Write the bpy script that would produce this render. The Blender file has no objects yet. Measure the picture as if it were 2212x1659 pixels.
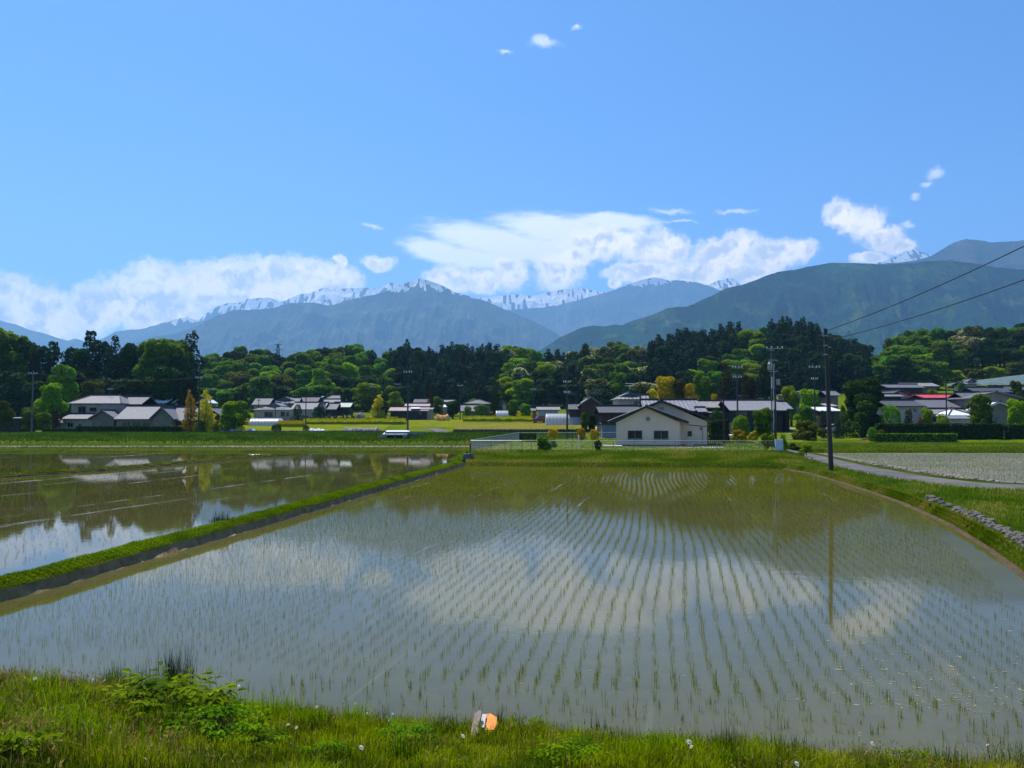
import bpy, math, random
import numpy as np
from mathutils import Vector, Matrix, noise

# ------------------------------------------------------------------ picture frame -> world
F, CX, CY, HV, CAMZ = 1700.0, 1106.0, 829.5, 907.0, 4.0
PITCH = math.atan((HV - CY) / F)
SP, CP = math.sin(PITCH), math.cos(PITCH)

def ray(u, v):
    a = (u - CX) / F; b = (CY - v) / F
    return a, CP - b * SP, SP + b * CP

def W(u, v, Y):                       # the point at distance Y on a line of sight
    a, b, c = ray(u, v); t = Y / b
    return Vector((a * t, Y, CAMZ + c * t))

def G(u, v, z=0.0):                   # the point on the level z
    a, b, c = ray(u, v); t = (z - CAMZ) / c
    return Vector((a * t, b * t, z))

# ------------------------------------------------------------------ camera
scene = bpy.context.scene
col = scene.collection
cd = bpy.data.cameras.new('camera')
cam = bpy.data.objects.new('camera', cd); col.objects.link(cam)
cam.location = (0, 0, CAMZ)
cam.rotation_euler = (math.radians(90) + PITCH, 0, 0)
cd.sensor_width = 36.0
cd.lens = 36.0 * F / 2212.0
cd.clip_start = 0.1; cd.clip_end = 60000
scene.camera = cam

# ------------------------------------------------------------------ light
SUN_EL, SUN_AZ = math.radians(62), math.radians(-32)      # azimuth measured from +Y towards +X
sv = Vector((math.sin(SUN_AZ) * math.cos(SUN_EL), math.cos(SUN_AZ) * math.cos(SUN_EL), math.sin(SUN_EL)))
sd = bpy.data.lights.new('sun', 'SUN'); sd.energy = 5.0; sd.angle = math.radians(0.53); sd.color = (1.0, 0.94, 0.83)
sun = bpy.data.objects.new('sun', sd); col.objects.link(sun)
sun.rotation_euler = sv.to_track_quat('Z', 'Y').to_euler()

scene.view_settings.view_transform = 'Standard'
scene.view_settings.look = 'None'
scene.view_settings.gamma = 1.0
scene.view_settings.exposure = 0.5
scene.view_settings.use_curve_mapping = False
scene.cycles.max_bounces = 6
scene.cycles.diffuse_bounces = 2
scene.cycles.glossy_bounces = 3
scene.cycles.transmission_bounces = 3
scene.cycles.transparent_max_bounces = 6
scene.cycles.volume_bounces = 1
scene.cycles.caustics_reflective = False
scene.cycles.caustics_refractive = False

# ------------------------------------------------------------------ node helpers
class NT:
    def __init__(s, tree): s.t = tree; tree.nodes.clear()
    def n(s, typ, ins=None, **kw):
        nd = s.t.nodes.new(typ)
        for k, v in kw.items(): setattr(nd, k, v)
        for k, v in (ins or {}).items():
            sock = nd.inputs[k]
            if hasattr(v, 'is_output') or isinstance(v, bpy.types.NodeSocket): s.t.links.new(v, sock)
            else: sock.default_value = v
        return nd
    def math(s, op, a, b=0.0, c=0.0, clamp=False):
        return s.n('ShaderNodeMath', {0: a, 1: b, 2: c}, operation=op, use_clamp=clamp).outputs[0]
    def vm(s, op, a, b=(0, 0, 0), c=(0, 0, 0)):
        nd = s.n('ShaderNodeVectorMath', {0: a, 1: b, 2: c} if op in ('MULTIPLY_ADD',) else {0: a, 1: b}, operation=op)
        return nd.outputs['Value'] if op in ('LENGTH', 'DOT_PRODUCT', 'DISTANCE') else nd.outputs['Vector']
    def noise(s, vec, scale, detail=4, rough=0.55, dim='3D'):
        return s.n('ShaderNodeTexNoise', {'Vector': vec, 'Scale': scale, 'Detail': detail, 'Roughness': rough}, noise_dimensions=dim).outputs[0]
    def ramp(s, fac, lo, hi, a=0.0, b=1.0, smooth=True):
        nd = s.n('ShaderNodeMapRange', {0: fac, 1: lo, 2: hi, 3: a, 4: b}, interpolation_type='SMOOTHSTEP' if smooth else 'LINEAR')
        return nd.outputs[0]
    def mix(s, fac, a, b):
        nd = s.t.nodes.new('ShaderNodeMix'); nd.data_type = 'RGBA'
        for sock, v in ((nd.inputs[0], fac), (nd.inputs[6], a), (nd.inputs[7], b)):
            if isinstance(v, bpy.types.NodeSocket): s.t.links.new(v, sock)
            else: sock.default_value = (v if not hasattr(v, '__len__') else (tuple(v) + (1.0,))[:4])
        return nd.outputs[2]

# ------------------------------------------------------------------ sky with the clouds of the day
world = bpy.data.worlds.new("World"); scene.world = world; world.use_nodes = True
w = NT(world.node_tree)
sky = w.n('ShaderNodeTexSky', sky_type='NISHITA', sun_disc=False, sun_elevation=SUN_EL, sun_rotation=SUN_AZ,
          altitude=700.0, air_density=1.0, dust_density=0.7, ozone_density=3.5).outputs[0]
skyc = w.vm('MULTIPLY', sky, (0.047, 0.081, 0.114))
dirn = w.vm('NORMALIZE', w.n('ShaderNodeTexCoord').outputs['Generated'])
sx = w.n('ShaderNodeSeparateXYZ', {0: dirn})
az = w.math('ARCTAN2', sx.outputs[0], sx.outputs[1])
el = w.math('ARCSINE', sx.outputs[2])
P0 = w.n('ShaderNodeCombineXYZ', {0: az, 1: el, 2: 0.0}).outputs[0]

def AE(u, v):
    a, b, c = ray(u, v); l = math.sqrt(a * a + b * b + c * c)
    return math.atan2(a, b), math.asin(c / l)

wn = w.n('ShaderNodeTexNoise', {'Vector': P0, 'Scale': 26.0, 'Detail': 6.0, 'Roughness': 0.6}, noise_dimensions='2D').outputs[1]
warp = w.vm('MULTIPLY_ADD', wn, (0.026, 0.020, 0.0), (-0.013, -0.010, 0.0))
P = w.vm('ADD', P0, warp)
low = w.ramp(el, 0.42, 0.06)
skyc = w.mix(low, skyc, w.vm('MULTIPLY', skyc, (1.45, 1.14, 1.0)))

def field(P, blobs, k=0.25):
    acc = None
    for (u, v, ru, rv, *rot) in blobs:
        a0, e0 = AE(u, v); ra = (AE(u + ru, v)[0] - AE(u - ru, v)[0]) / 2; re = (AE(u, v - rv)[1] - AE(u, v + rv)[1]) / 2
        q = w.vm('SUBTRACT', P, (a0, e0, 0))
        if rot:
            q = w.n('ShaderNodeVectorRotate', {'Vector': q, 'Angle': math.radians(rot[0])}, rotation_type='Z_AXIS').outputs[0]
        l = w.vm('LENGTH', w.vm('MULTIPLY', q, (1 / ra, 1 / re, 0)))
        acc = l if acc is None else w.math('SMOOTH_MIN', acc, l, k)
    return acc

CUM = [(20, 655, 95, 58), (95, 668, 70, 50), (60, 700, 130, 45), (200, 668, 60, 48), (270, 640, 62, 46), (345, 622, 68, 52), (330, 672, 120, 42),
       (440, 622, 50, 42), (500, 602, 55, 45), (580, 600, 62, 44), (655, 598, 62, 42), (725, 606, 55, 34), (600, 640, 150, 34), (738, 566, 15, 13),
       (817, 568, 34, 17), (975, 604, 48, 24), (1045, 606, 52, 22), (1105, 590, 32, 34), (1205, 590, 52, 34),
       (1300, 525, 66, 30), (1390, 530, 62, 34), (1450, 538, 42, 28), (1240, 560, 34, 18),
       (1385, 585, 75, 24), (1480, 590, 60, 26), (1560, 552, 66, 40), (1600, 528, 45, 28), (1585, 590, 95, 30), (1680, 548, 62, 28), (1735, 540, 26, 22), (1330, 612, 16, 12),
       (1822, 462, 40, 26), (1868, 484, 46, 28), (1905, 512, 44, 26), (1945, 534, 28, 14), (1880, 558, 34, 10)]
LENS = [(950, 545, 90, 26, 12), (1080, 525, 170, 36, 10), (1220, 500, 160, 36, 8), (1330, 478, 100, 18, 5), (1010, 556, 130, 24, 6), (1180, 540, 110, 30, 6)]
WISP = [(1175, 92, 34, 15), (1250, 62, 15, 7), (1445, 456, 55, 8, 8), (1590, 456, 50, 6), (1470, 480, 44, 5), (805, 492, 26, 6), (1090, 112, 22, 6), (1300, 464, 40, 5), (2018, 376, 26, 14), (2006, 396, 18, 9), (1980, 426, 17, 11), (1960, 487, 13, 10)]
n1 = w.noise(P, 95.0, 7, 0.62, '2D')
n2 = w.noise(w.vm('ADD', P, (-0.004, 0.006, 0)), 95.0, 7, 0.62, '2D')
n3 = w.noise(P, 30.0, 4, 0.55, '2D')
n4 = w.noise(w.vm('ADD', P, (-0.010, 0.016, 0)), 30.0, 4, 0.55, '2D')
fc = w.math('ADD', field(P, CUM), w.math('MULTIPLY_ADD', n1, 0.75, -0.37))
fc = w.math('ADD', fc, w.math('MULTIPLY_ADD', n3, 0.7, -0.35))
dc = w.ramp(fc, 1.42, 0.66)
streak = w.noise(w.vm('MULTIPLY', P0, (40, 160, 0)), 1.0, 5, 0.6, '2D')
fl = w.math('ADD', field(P0, LENS), w.math('MULTIPLY_ADD', streak, 0.55, -0.27))
dl = w.ramp(fl, 1.25, 0.55, 0.0, 0.9)
fw = w.math('ADD', field(P, WISP), w.math('ADD', w.math('MULTIPLY_ADD', streak, 0.7, -0.32), w.math('MULTIPLY_ADD', n1, 0.8, -0.38)))
dw = w.ramp(fw, 1.2, 0.1, 0.0, 0.55)
sh = w.math('ADD', w.math('MULTIPLY', w.math('SUBTRACT', n1, n2), 1.1), w.math('MULTIPLY', w.math('SUBTRACT', n3, n4), 2.6))
sh = w.math('ADD', w.math('MULTIPLY', sh, 1.25), 0.55, clamp=True)
core = w.ramp(fc, 1.25, 0.35)
shade = w.math('MULTIPLY', w.math('MULTIPLY', core, 0.95), w.math('SUBTRACT', 1.1, sh), clamp=True)
ccol = w.mix(shade, (1.22, 1.08, 0.86), (0.60, 0.62, 0.64))
c1 = w.mix(dl, skyc, (1.0, 0.98, 0.95))
c2 = w.mix(dw, c1, (1.0, 1.0, 1.0))
c3 = w.mix(w.math('MULTIPLY', dc, 0.97), c2, ccol)
below = w.ramp(el, -0.03, 0.0)
c4 = w.mix(below, (0.10, 0.12, 0.10), c3)
bg = w.n('ShaderNodeBackground', {'Color': c4, 'Strength': 1.0})
w.t.links.new(bg.outputs[0], w.n('ShaderNodeOutputWorld').inputs[0])
world.cycles.sampling_method = 'MANUAL'; world.cycles.sample_map_resolution = 512

# ------------------------------------------------------------------ object helpers
def tag(o, label=None, cat=None, group=None, kind=None):
    if label: o['label'] = label
    if cat: o['category'] = cat
    if group: o['group'] = group
    if kind: o['kind'] = kind
    return o

def empty(name, loc=(0, 0, 0), rz=0.0, label=None, cat=None, group=None):
    o = bpy.data.objects.new(name, None); col.objects.link(o)
    o.location = loc; o.rotation_euler = (0, 0, rz); o.empty_display_size = 0.2
    return tag(o, label, cat, group)

def link(name, me, mat=None, parent=None, loc=None):
    o = bpy.data.objects.new(name, me); col.objects.link(o)
    if mat is not None and not me.materials: me.materials.append(mat)
    if parent is not None: o.parent = parent
    if loc is not None: o.location = loc
    return o

def mesh_np(name, verts, faces, k, tint=None, smooth=False):
    """verts (N,3); faces (M,k) int; tint per vertex"""
    me = bpy.data.meshes.new(name)
    verts = np.asarray(verts, dtype=np.float32).reshape(-1, 3); faces = np.asarray(faces, dtype=np.int32).reshape(-1, k)
    me.vertices.add(len(verts)); me.vertices.foreach_set('co', verts.ravel())
    me.loops.add(faces.size); me.loops.foreach_set('vertex_index', faces.ravel())
    me.polygons.add(len(faces)); me.polygons.foreach_set('loop_start', np.arange(0, faces.size, k, dtype=np.int32))
    me.polygons.foreach_set('use_smooth', np.full(len(faces), smooth, dtype=bool))
    if tint is not None:
        at = me.attributes.new('tint', 'FLOAT', 'POINT'); at.data.foreach_set('value', np.asarray(tint, dtype=np.float32).ravel())
    me.update(calc_edges=True)
    return me

class MB:
    def __init__(s): s.v = []; s.f = []
    def add(s, vs, fs):
        b = len(s.v); s.v += [tuple(p) for p in vs]; s.f += [tuple(b + i for i in f) for f in fs]; return s
    def box(s, c, d, rz=0.0, M=None):
        x, y, z = d[0] / 2, d[1] / 2, d[2] / 2; r = Matrix.Rotation(rz, 3, 'Z') if rz else None
        vs = []
        for a in (-1, 1):
            for b in (-1, 1):
                for e in (-1, 1):
                    p = Vector((a * x, b * y, e * z))
                    if r: p = r @ p
                    if M: p = M @ p
                    vs.append(p + Vector(c))
        return s.add(vs, [(0, 1, 3, 2), (4, 6, 7, 5), (0, 4, 5, 1), (2, 3, 7, 6), (0, 2, 6, 4), (1, 5, 7, 3)])
    def b2(s, x0, x1, y0, y1, z0, z1): return s.box(((x0 + x1) / 2, (y0 + y1) / 2, (z0 + z1) / 2), (x1 - x0, y1 - y0, z1 - z0))
    def tube(s, pts, rs, n=8, cap=True):
        pts = [Vector(p) for p in pts]
        if not hasattr(rs, '__len__'): rs = [rs] * len(pts)
        rings = []
        for i, p in enumerate(pts):
            d = (pts[min(i + 1, len(pts) - 1)] - pts[max(i - 1, 0)]).normalized()
            a = Vector((1, 0, 0)) if abs(d.x) < 0.8 else Vector((0, 1, 0))
            e1 = d.cross(a).normalized(); e2 = d.cross(e1)
            rings.append([p + (e1 * math.cos(t) + e2 * math.sin(t)) * rs[i] for t in (2 * math.pi * k / n for k in range(n))])
        b = len(s.v)
        for r in rings: s.v += [tuple(q) for q in r]
        for i in range(len(pts) - 1):
            for k in range(n):
                s.f.append((b + i * n + k, b + i * n + (k + 1) % n, b + (i + 1) * n + (k + 1) % n, b + (i + 1) * n + k))
        if cap:
            s.f.append(tuple(b + k for k in range(n))[::-1]); s.f.append(tuple(b + (len(pts) - 1) * n + k for k in range(n)))
        return s
    def extr(s, poly, y0, y1, axis='y'):
        """poly of (a, z); extruded along y (a = x) or along x (a = y)"""
        n = len(poly)
        mk = (lambda a, z, t: (a, t, z)) if axis == 'y' else (lambda a, z, t: (t, a, z))
        vs = [mk(a, z, y0) for a, z in poly] + [mk(a, z, y1) for a, z in poly]
        fs = [tuple(range(n)), tuple(range(n, 2 * n))[::-1]] + [(i, (i + 1) % n, n + (i + 1) % n, n + i) for i in range(n)]
        return s.add(vs, fs)
    def ball(s, c, r, nu=10, nv=7, jit=0.0, rnd=random):
        c = Vector(c); r = Vector(r) if hasattr(r, '__len__') else Vector((r, r, r)); b = len(s.v)
        s.v.append((c.x, c.y, c.z - r.z))
        for i in range(1, nv):
            ph = math.pi * i / nv - math.pi / 2
            for k in range(nu):
                th = 2 * math.pi * k / nu; j = 1 + rnd.uniform(-jit, jit)
                s.v.append((c.x + r.x * j * math.cos(ph) * math.cos(th), c.y + r.y * j * math.cos(ph) * math.sin(th), c.z + r.z * j * math.sin(ph)))
        s.v.append((c.x, c.y, c.z + r.z)); top = len(s.v) - 1
        for k in range(nu):
            s.f.append((b, b + 1 + (k + 1) % nu, b + 1 + k))
            s.f.append((top, b + 1 + (nv - 2) * nu + k, b + 1 + (nv - 2) * nu + (k + 1) % nu))
            for i in range(nv - 2):
                s.f.append((b + 1 + i * nu + k, b + 1 + i * nu + (k + 1) % nu, b + 1 + (i + 1) * nu + (k + 1) % nu, b + 1 + (i + 1) * nu + k))
        return s
    def build(s, name, mat, parent=None, loc=None, smooth=False):
        me = bpy.data.meshes.new(name); me.from_pydata(s.v, [], s.f)
        if smooth: me.polygons.foreach_set('use_smooth', [True] * len(me.polygons))
        me.update()
        import bmesh
        bm = bmesh.new(); bm.from_mesh(me); bmesh.ops.recalc_face_normals(bm, faces=bm.faces); bm.to_mesh(me); bm.free()
        return link(name, me, mat, parent, loc)

# ------------------------------------------------------------------ materials
def newmat(name):
    m = bpy.data.materials.new(name); m.use_nodes = True
    return m, NT(m.node_tree)

def out(t, sh, disp=None):
    o = t.n('ShaderNodeOutputMaterial'); t.t.links.new(sh, o.inputs[0]); return o

def M(name, c1, c2=None, scale=3.0, rough=0.8, bump=0.0, bscale=None, metal=0.0, spec=0.3, detail=5, stretch=(1, 1, 1), coat=0.0):
    m, t = newmat(name)
    tc = t.n('ShaderNodeTexCoord').outputs['Object']
    v = t.vm('MULTIPLY', tc, stretch)
    nz = t.noise(v, scale, detail, 0.6)
    colr = t.mix(t.ramp(nz, 0.32, 0.68), c1, c2 if c2 else tuple(min(1, x * 0.72) for x in c1))
    ins = {'Base Color': colr, 'Roughness': rough, 'Metallic': metal, 'Specular IOR Level': spec}
    p = t.n('ShaderNodeBsdfPrincipled', ins)
    if bump:
        b = t.n('ShaderNodeBump', {'Height': t.noise(v, bscale or scale * 4, 6, 0.6), 'Strength': bump, 'Distance': 0.05})
        t.t.links.new(b.outputs[0], p.inputs['Normal'])
    out(t, p.outputs[0]); return m

def leafmat(name, ca, cb, trans=0.35, rough=0.7, var=0.25, spec=0.04, cpale=None):
    m, t = newmat(name)
    at = t.n('ShaderNodeAttribute', attribute_name='tint').outputs['Fac']
    c = t.mix(at, ca, cb)
    if cpale: c = t.mix(t.ramp(at, 0.62, 0.78), c, cpale)
    rnd = t.n('ShaderNodeObjectInfo').outputs['Random']
    hsv = t.n('ShaderNodeHueSaturation', {'Hue': t.math('MULTIPLY_ADD', rnd, 0.05, 0.475), 'Saturation': 1.0, 'Value': t.math('MULTIPLY_ADD', rnd, 2 * var, 1 - var), 'Color': c})
    p = t.n('ShaderNodeBsdfPrincipled', {'Base Color': hsv.outputs[0], 'Roughness': rough, 'Specular IOR Level': spec})
    tr = t.n('ShaderNodeBsdfTranslucent', {'Color': hsv.outputs[0]})
    mx = t.n('ShaderNodeMixShader', {0: trans, 1: p.outputs[0], 2: tr.outputs[0]})
    out(t, mx.outputs[0]); return m

LEAF = {
 'bright': leafmat('leaf_bright', (0.10, 0.18, 0.001), (0.32, 0.45, 0.002), trans=.45),
 'mid': leafmat('leaf_mid', (0.042, 0.10, 0.004), (0.19, 0.34, 0.010), trans=.4),
 'dark': leafmat('leaf_dark', (0.012, 0.034, 0.005), (0.055, 0.11, 0.010), trans=0.2),
 'cedar': leafmat('leaf_cedar', (0.008, 0.026, 0.008), (0.042, 0.088, 0.018), trans=0.1),
 'olive': leafmat('leaf_olive', (0.050, 0.065, 0.002), (0.15, 0.16, 0.006)),
 'gold': leafmat('leaf_gold', (0.30, 0.25, 0.001), (0.68, 0.50, 0.003), trans=.45),
 'acacia': leafmat('leaf_acacia', (0.045, 0.085, 0.004), (0.16, 0.20, 0.02), cpale=(0.62, 0.56, 0.28)),
 'red': leafmat('leaf_red', (0.10, 0.045, 0.012), (0.24, 0.11, 0.03)),
 'blue': leafmat('leaf_blue', (0.025, 0.045, 0.025), (0.07, 0.10, 0.055)),
 'brown': leafmat('leaf_brown', (0.032, 0.030, 0.006), (0.085, 0.070, 0.014)),
}
BARK = M('bark', (0.10, 0.075, 0.05), (0.045, 0.035, 0.028), 6, 0.95, 0.6, stretch=(1, 1, 0.3))
# ------------------------------------------------------------------ terrain
HY = [-4000, 40, 88, 100, 112, 122, 138, 150, 165, 185, 205, 240]
HT = {
 -500: [-.5, -.5, -.5, .05, .10, .25, 1.35, 1.45, 1.60, 1.9, 2.6, 5.0],
 430:  [-.5, -.5, -.5, .05, .10, .25, 1.30, 1.45, 1.65, 2.2, 3.2, 5.5],
 540:  [-.5, -.5, -.5, .05, .10, .25, 1.25, 1.85, 2.55, 3.5, 4.4, 6.5],
 830:  [-.5, -.5, -.5, .05, .10, .25, 1.20, 1.90, 2.60, 3.5, 4.4, 6.5],
 1000: [-.5, -.5, -.5, .05, .20, .35, 1.20, 1.95, 2.60, 3.5, 4.4, 6.5],
 1300: [-.5, -.5, -.5, .20, .60, .95, 1.40, 2.30, 3.00, 3.8, 4.8, 8.0],
 1500: [-.5, -.5, -.5, .40, .90, 1.25, 1.80, 2.50, 3.30, 4.4, 5.4, 9.0],
 1700: [-.5, -.5, -.5, .55, .85, 1.30, 2.00, 2.80, 3.90, 6.0, 8.0, 12.0],
 2212: [-.5, -.5, -.5, .55, .85, 1.25, 1.90, 2.50, 3.60, 5.6, 8.0, 13.0],
 3500: [-.5, -.5, -.5, .55, .85, 1.25, 1.90, 2.50, 3.60, 5.6, 8.0, 13.0]}
HU = sorted(HT); HARR = np.array([HT[k] for k in HU], dtype=float)
SIL = [(-600, 780), (430, 764), (470, 762), (510, 752), (560, 756), (600, 771), (660, 754), (700, 756), (745, 744), (775, 738), (820, 766), (885, 744), (920, 760), (985, 746), (1010, 752),
       (1060, 742), (1100, 752), (1125, 742), (1170, 764), (1230, 762), (1290, 744), (1340, 738), (1400, 748), (1440, 728), (1480, 714), (1540, 710), (1590, 706), (1640, 706), (1670, 697),
       (1700, 693), (1740, 698), (1790, 716), (1830, 736), (1868, 742), (1884, 780), (1890, 775), (1915, 738), (1950, 722), (2000, 712), (2100, 710), (2212, 703), (3500, 700)]
SU = [a for a, b in SIL]; SV = [b for a, b in SIL]
YC = 345.0
def crest(u): return 4 + (907 - np.interp(u, SU, SV) - 62) * YC / F

def hgt(x, y):
    x = np.asarray(x, dtype=float); y = np.asarray(y, dtype=float)
    u = CX + F * x / np.maximum(y, 30.0)
    u = np.clip(u, HU[0], HU[-1])
    j = np.clip(np.searchsorted(HU, u) - 1, 0, len(HU) - 2); hu = np.array(HU, dtype=float)
    f = (u - hu[j]) / (hu[j + 1] - hu[j])
    z = np.zeros(np.broadcast(x, y).shape)
    za = np.stack([np.interp(y, HY, HARR[k]) for k in range(len(HU))])
    idx = np.arange(za[0].size) if za.ndim > 1 else None
    if idx is None: z = za[j] * (1 - f) + za[j + 1] * f
    else:
        zf = za.reshape(len(HU), -1); jj = j.ravel()
        z = (zf[jj, idx] * (1 - f.ravel()) + zf[jj + 1, idx] * f.ravel()).reshape(za[0].shape)
    c = crest(u); t = np.clip((y - 240) / (YC - 240), 0, 1); t = t * t * (3 - 2 * t)
    z = z + (c - z) * t
    t2 = np.clip((y - YC - 20) / 320, 0, 1); t2 = t2 * t2 * (3 - 2 * t2)
    z = z * (1 - t2) + 6.0 * t2
    return z

def H(x, y): return float(hgt(np.array([float(x)]), np.array([float(y)]))[0])

_YS = np.concatenate([np.arange(89, 260, 0.5), np.arange(260, 420, 2.0)])
def hit(u, v):
    a, b, c = ray(u, v); x = a / b * _YS; z = CAMZ + c / b * _YS; d = z - hgt(x, _YS)
    k = np.argmax(d <= 0)
    if d[k] > 0: k = len(_YS) - 1
    if k > 0:
        f = d[k - 1] / (d[k - 1] - d[k] + 1e-9); Y = _YS[k - 1] + f * (_YS[k] - _YS[k - 1])
    else: Y = _YS[0]
    return Vector((a / b * Y, Y, H(a / b * Y, Y)))

def on_ground(u, Y): x = (u - CX) / F * Y; return Vector((x, Y, H(x, Y)))

xs = np.unique(np.concatenate([np.linspace(-10400, -400, 24), np.linspace(-400, -130, 50), np.arange(-130, 200, 2.0), np.linspace(200, 460, 50), np.linspace(460, 10400, 24)]))
ys = np.unique(np.concatenate([np.linspace(-2400, 0, 10), np.arange(0, 80, 8.0), np.arange(80, 260, 1.5), np.arange(260, 400, 4.0), np.linspace(400, 720, 24), np.linspace(720, 11000, 26)]))
XX, YY = np.meshgrid(xs, ys); ZZ = hgt(XX, YY)
rg = np.random.default_rng(3)
ZZ = ZZ + np.where((YY > 123) & (YY < 420), rg.uniform(-.06, .06, ZZ.shape), 0)
nx, ny = len(xs), len(ys)
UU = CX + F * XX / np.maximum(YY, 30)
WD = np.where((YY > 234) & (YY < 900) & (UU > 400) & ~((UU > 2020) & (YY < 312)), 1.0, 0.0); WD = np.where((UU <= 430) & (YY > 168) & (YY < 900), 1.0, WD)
ii = (np.arange(ny - 1)[:, None] * nx + np.arange(nx - 1)[None, :]).ravel()
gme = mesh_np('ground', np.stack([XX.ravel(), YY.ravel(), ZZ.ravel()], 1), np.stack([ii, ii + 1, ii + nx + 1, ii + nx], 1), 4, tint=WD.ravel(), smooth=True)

def grassmat(name, cols, scale=0.35, bump=0.6, stretch=(1, 1, 1), rough=0.9, floor=None):
    m, t = newmat(name)
    tc = t.vm('MULTIPLY', t.n('ShaderNodeTexCoord').outputs['Object'], stretch)
    a = t.ramp(t.noise(tc, scale, 6, 0.62), 0.36, 0.64)
    b = t.ramp(t.noise(tc, scale * 9, 6, 0.7), 0.35, 0.65)
    c = t.ramp(t.noise(tc, scale * 2.3, 5, 0.6), 0.52, 0.68)
    cc = t.mix(a, cols[0], cols[1]); cc = t.mix(t.math('MULTIPLY', b, 0.5), cc, cols[2]); cc = t.mix(t.math('MULTIPLY', c, 0.6), cc, cols[3])
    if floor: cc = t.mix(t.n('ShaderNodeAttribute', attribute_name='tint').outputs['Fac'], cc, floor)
    bp = t.n('ShaderNodeBump', {'Height': t.noise(tc, scale * 30, 6, 0.7), 'Strength': bump, 'Distance': 0.15})
    p = t.n('ShaderNodeBsdfPrincipled', {'Base Color': cc, 'Roughness': rough, 'Specular IOR Level': 0.02, 'Normal': bp.outputs[0]})
    out(t, p.outputs[0]); return m

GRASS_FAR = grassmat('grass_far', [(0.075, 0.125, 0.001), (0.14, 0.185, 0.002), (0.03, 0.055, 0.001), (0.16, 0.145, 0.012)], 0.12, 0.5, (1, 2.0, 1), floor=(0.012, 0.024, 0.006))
GRASS_NEAR = grassmat('grass_near', [(0.035, 0.060, 0.001), (0.06, 0.09, 0.001), (0.02, 0.032, 0.001), (0.10, 0.08, 0.01)], 0.5)
SOIL = M('soil', (0.13, 0.09, 0.045), (0.07, 0.05, 0.026), 2.5, 0.95, 0.6, spec=0.15)
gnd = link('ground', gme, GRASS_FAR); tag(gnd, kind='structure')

# ------------------------------------------------------------------ strips lofted between lines
def resample(line, n):
    p = np.array([tuple(q) for q in line], dtype=float); d = np.concatenate([[0], np.cumsum(np.linalg.norm(np.diff(p, axis=0), axis=1))])
    t = np.linspace(0, d[-1], n); return np.stack([np.interp(t, d, p[:, k]) for k in range(3)], 1)

def byindex(line, n):
    p = np.array([tuple(q) for q in line], dtype=float); t = np.linspace(0, len(p) - 1, n); return np.stack([np.interp(t, np.arange(len(p)), p[:, k]) for k in range(3)], 1)

def loft(name, lines, mat, n=80, sub=3, rough=0.0, kind='structure', seed=1, hold=True, smooth=True, idx=False):
    L = [(byindex if idx else resample)(l, n) for l in lines]; rows = []
    for a, b in zip(L[:-1], L[1:]):
        for k in range(sub): rows.append(a + (b - a) * k / sub)
    rows.append(L[-1]); Gd = np.stack(rows); r = np.random.default_rng(seed)
    if rough:
        j = r.normal(0, rough, Gd.shape[:2]); j = (j + np.roll(j, 1, 1)) * 0.6
        if hold: j[0] = 0; j[-1] = 0
        Gd[:, :, 2] += j; Gd[:, :, 1] += np.roll(j, 3, 1) * 0.7
    m_, n_ = Gd.shape[:2]
    i2 = (np.arange(m_ - 1)[:, None] * n_ + np.arange(n_ - 1)[None, :]).ravel()
    f = np.stack([i2, i2 + 1, i2 + n_ + 1, i2 + n_], 1)
    v = Gd.reshape(-1, 3); a, b, c = v[f[0, 0]], v[f[0, 1]], v[f[0, 2]]
    if np.mean([np.cross(v[q[1]] - v[q[0]], v[q[2]] - v[q[0]])[2] for q in f[::7]]) < 0: f = f[:, ::-1]
    o = link(name, mesh_np(name, v, f, 4, smooth=smooth), mat)
    if kind: tag(o, kind=kind)
    return o, Gd

def sample(Gd, n, rng, wfun=None):
    a, b, c, d = Gd[:-1, :-1], Gd[:-1, 1:], Gd[1:, 1:], Gd[1:, :-1]
    A = np.linalg.norm(np.cross(c - a, d - b), axis=2) * 0.5
    if wfun is not None: A = A * wfun((a + c) / 2)
    A = (A / A.sum()).ravel(); k = rng.choice(A.size, n, p=A); i, j = np.unravel_index(k, a.shape[:2])
    s, t = rng.random((n, 1)), rng.random((n, 1))
    return a[i, j] * (1 - s) * (1 - t) + b[i, j] * s * (1 - t) + c[i, j] * s * t + d[i, j] * (1 - s) * t

def blades(pts, h, wd, rng, tint, lean=0.45, hv=0.4):
    """bent grass blades: quad + triangle folded into two quads (tip repeated)"""
    n = len(pts); h = h * (1 + rng.uniform(-hv, hv, n)); th = rng.uniform(0, 2 * np.pi, n); ln = rng.uniform(0, lean, n)
    d = np.stack([np.cos(th), np.sin(th), np.zeros(n)], 1)
    wd = np.broadcast_to(np.asarray(wd, dtype=float), (n,))
    s = np.stack([-np.sin(th), np.cos(th), np.zeros(n)], 1) * (wd[:, None] / 2)
    up = np.zeros((n, 3)); up[:, 2] = h
    b0 = pts - s; b1 = pts + s; mid = pts + up * 0.55 + d * (ln * h * 0.3)[:, None]
    m0 = mid - s * 0.8; m1 = mid + s * 0.8; tip = pts + up * (1 - ln * 0.3)[:, None] + d * (ln * h)[:, None]
    V = np.stack([b0, b1, m1, m0, tip - s * 0.08, tip + s * 0.08], 1).reshape(-1, 3)
    k = np.arange(n)[:, None] * 6
    Fq = np.concatenate([k + np.array([[0, 1, 2, 3]]), k + np.array([[3, 2, 5, 4]])], 0)
    return V, Fq, np.repeat(tint, 6)

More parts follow.
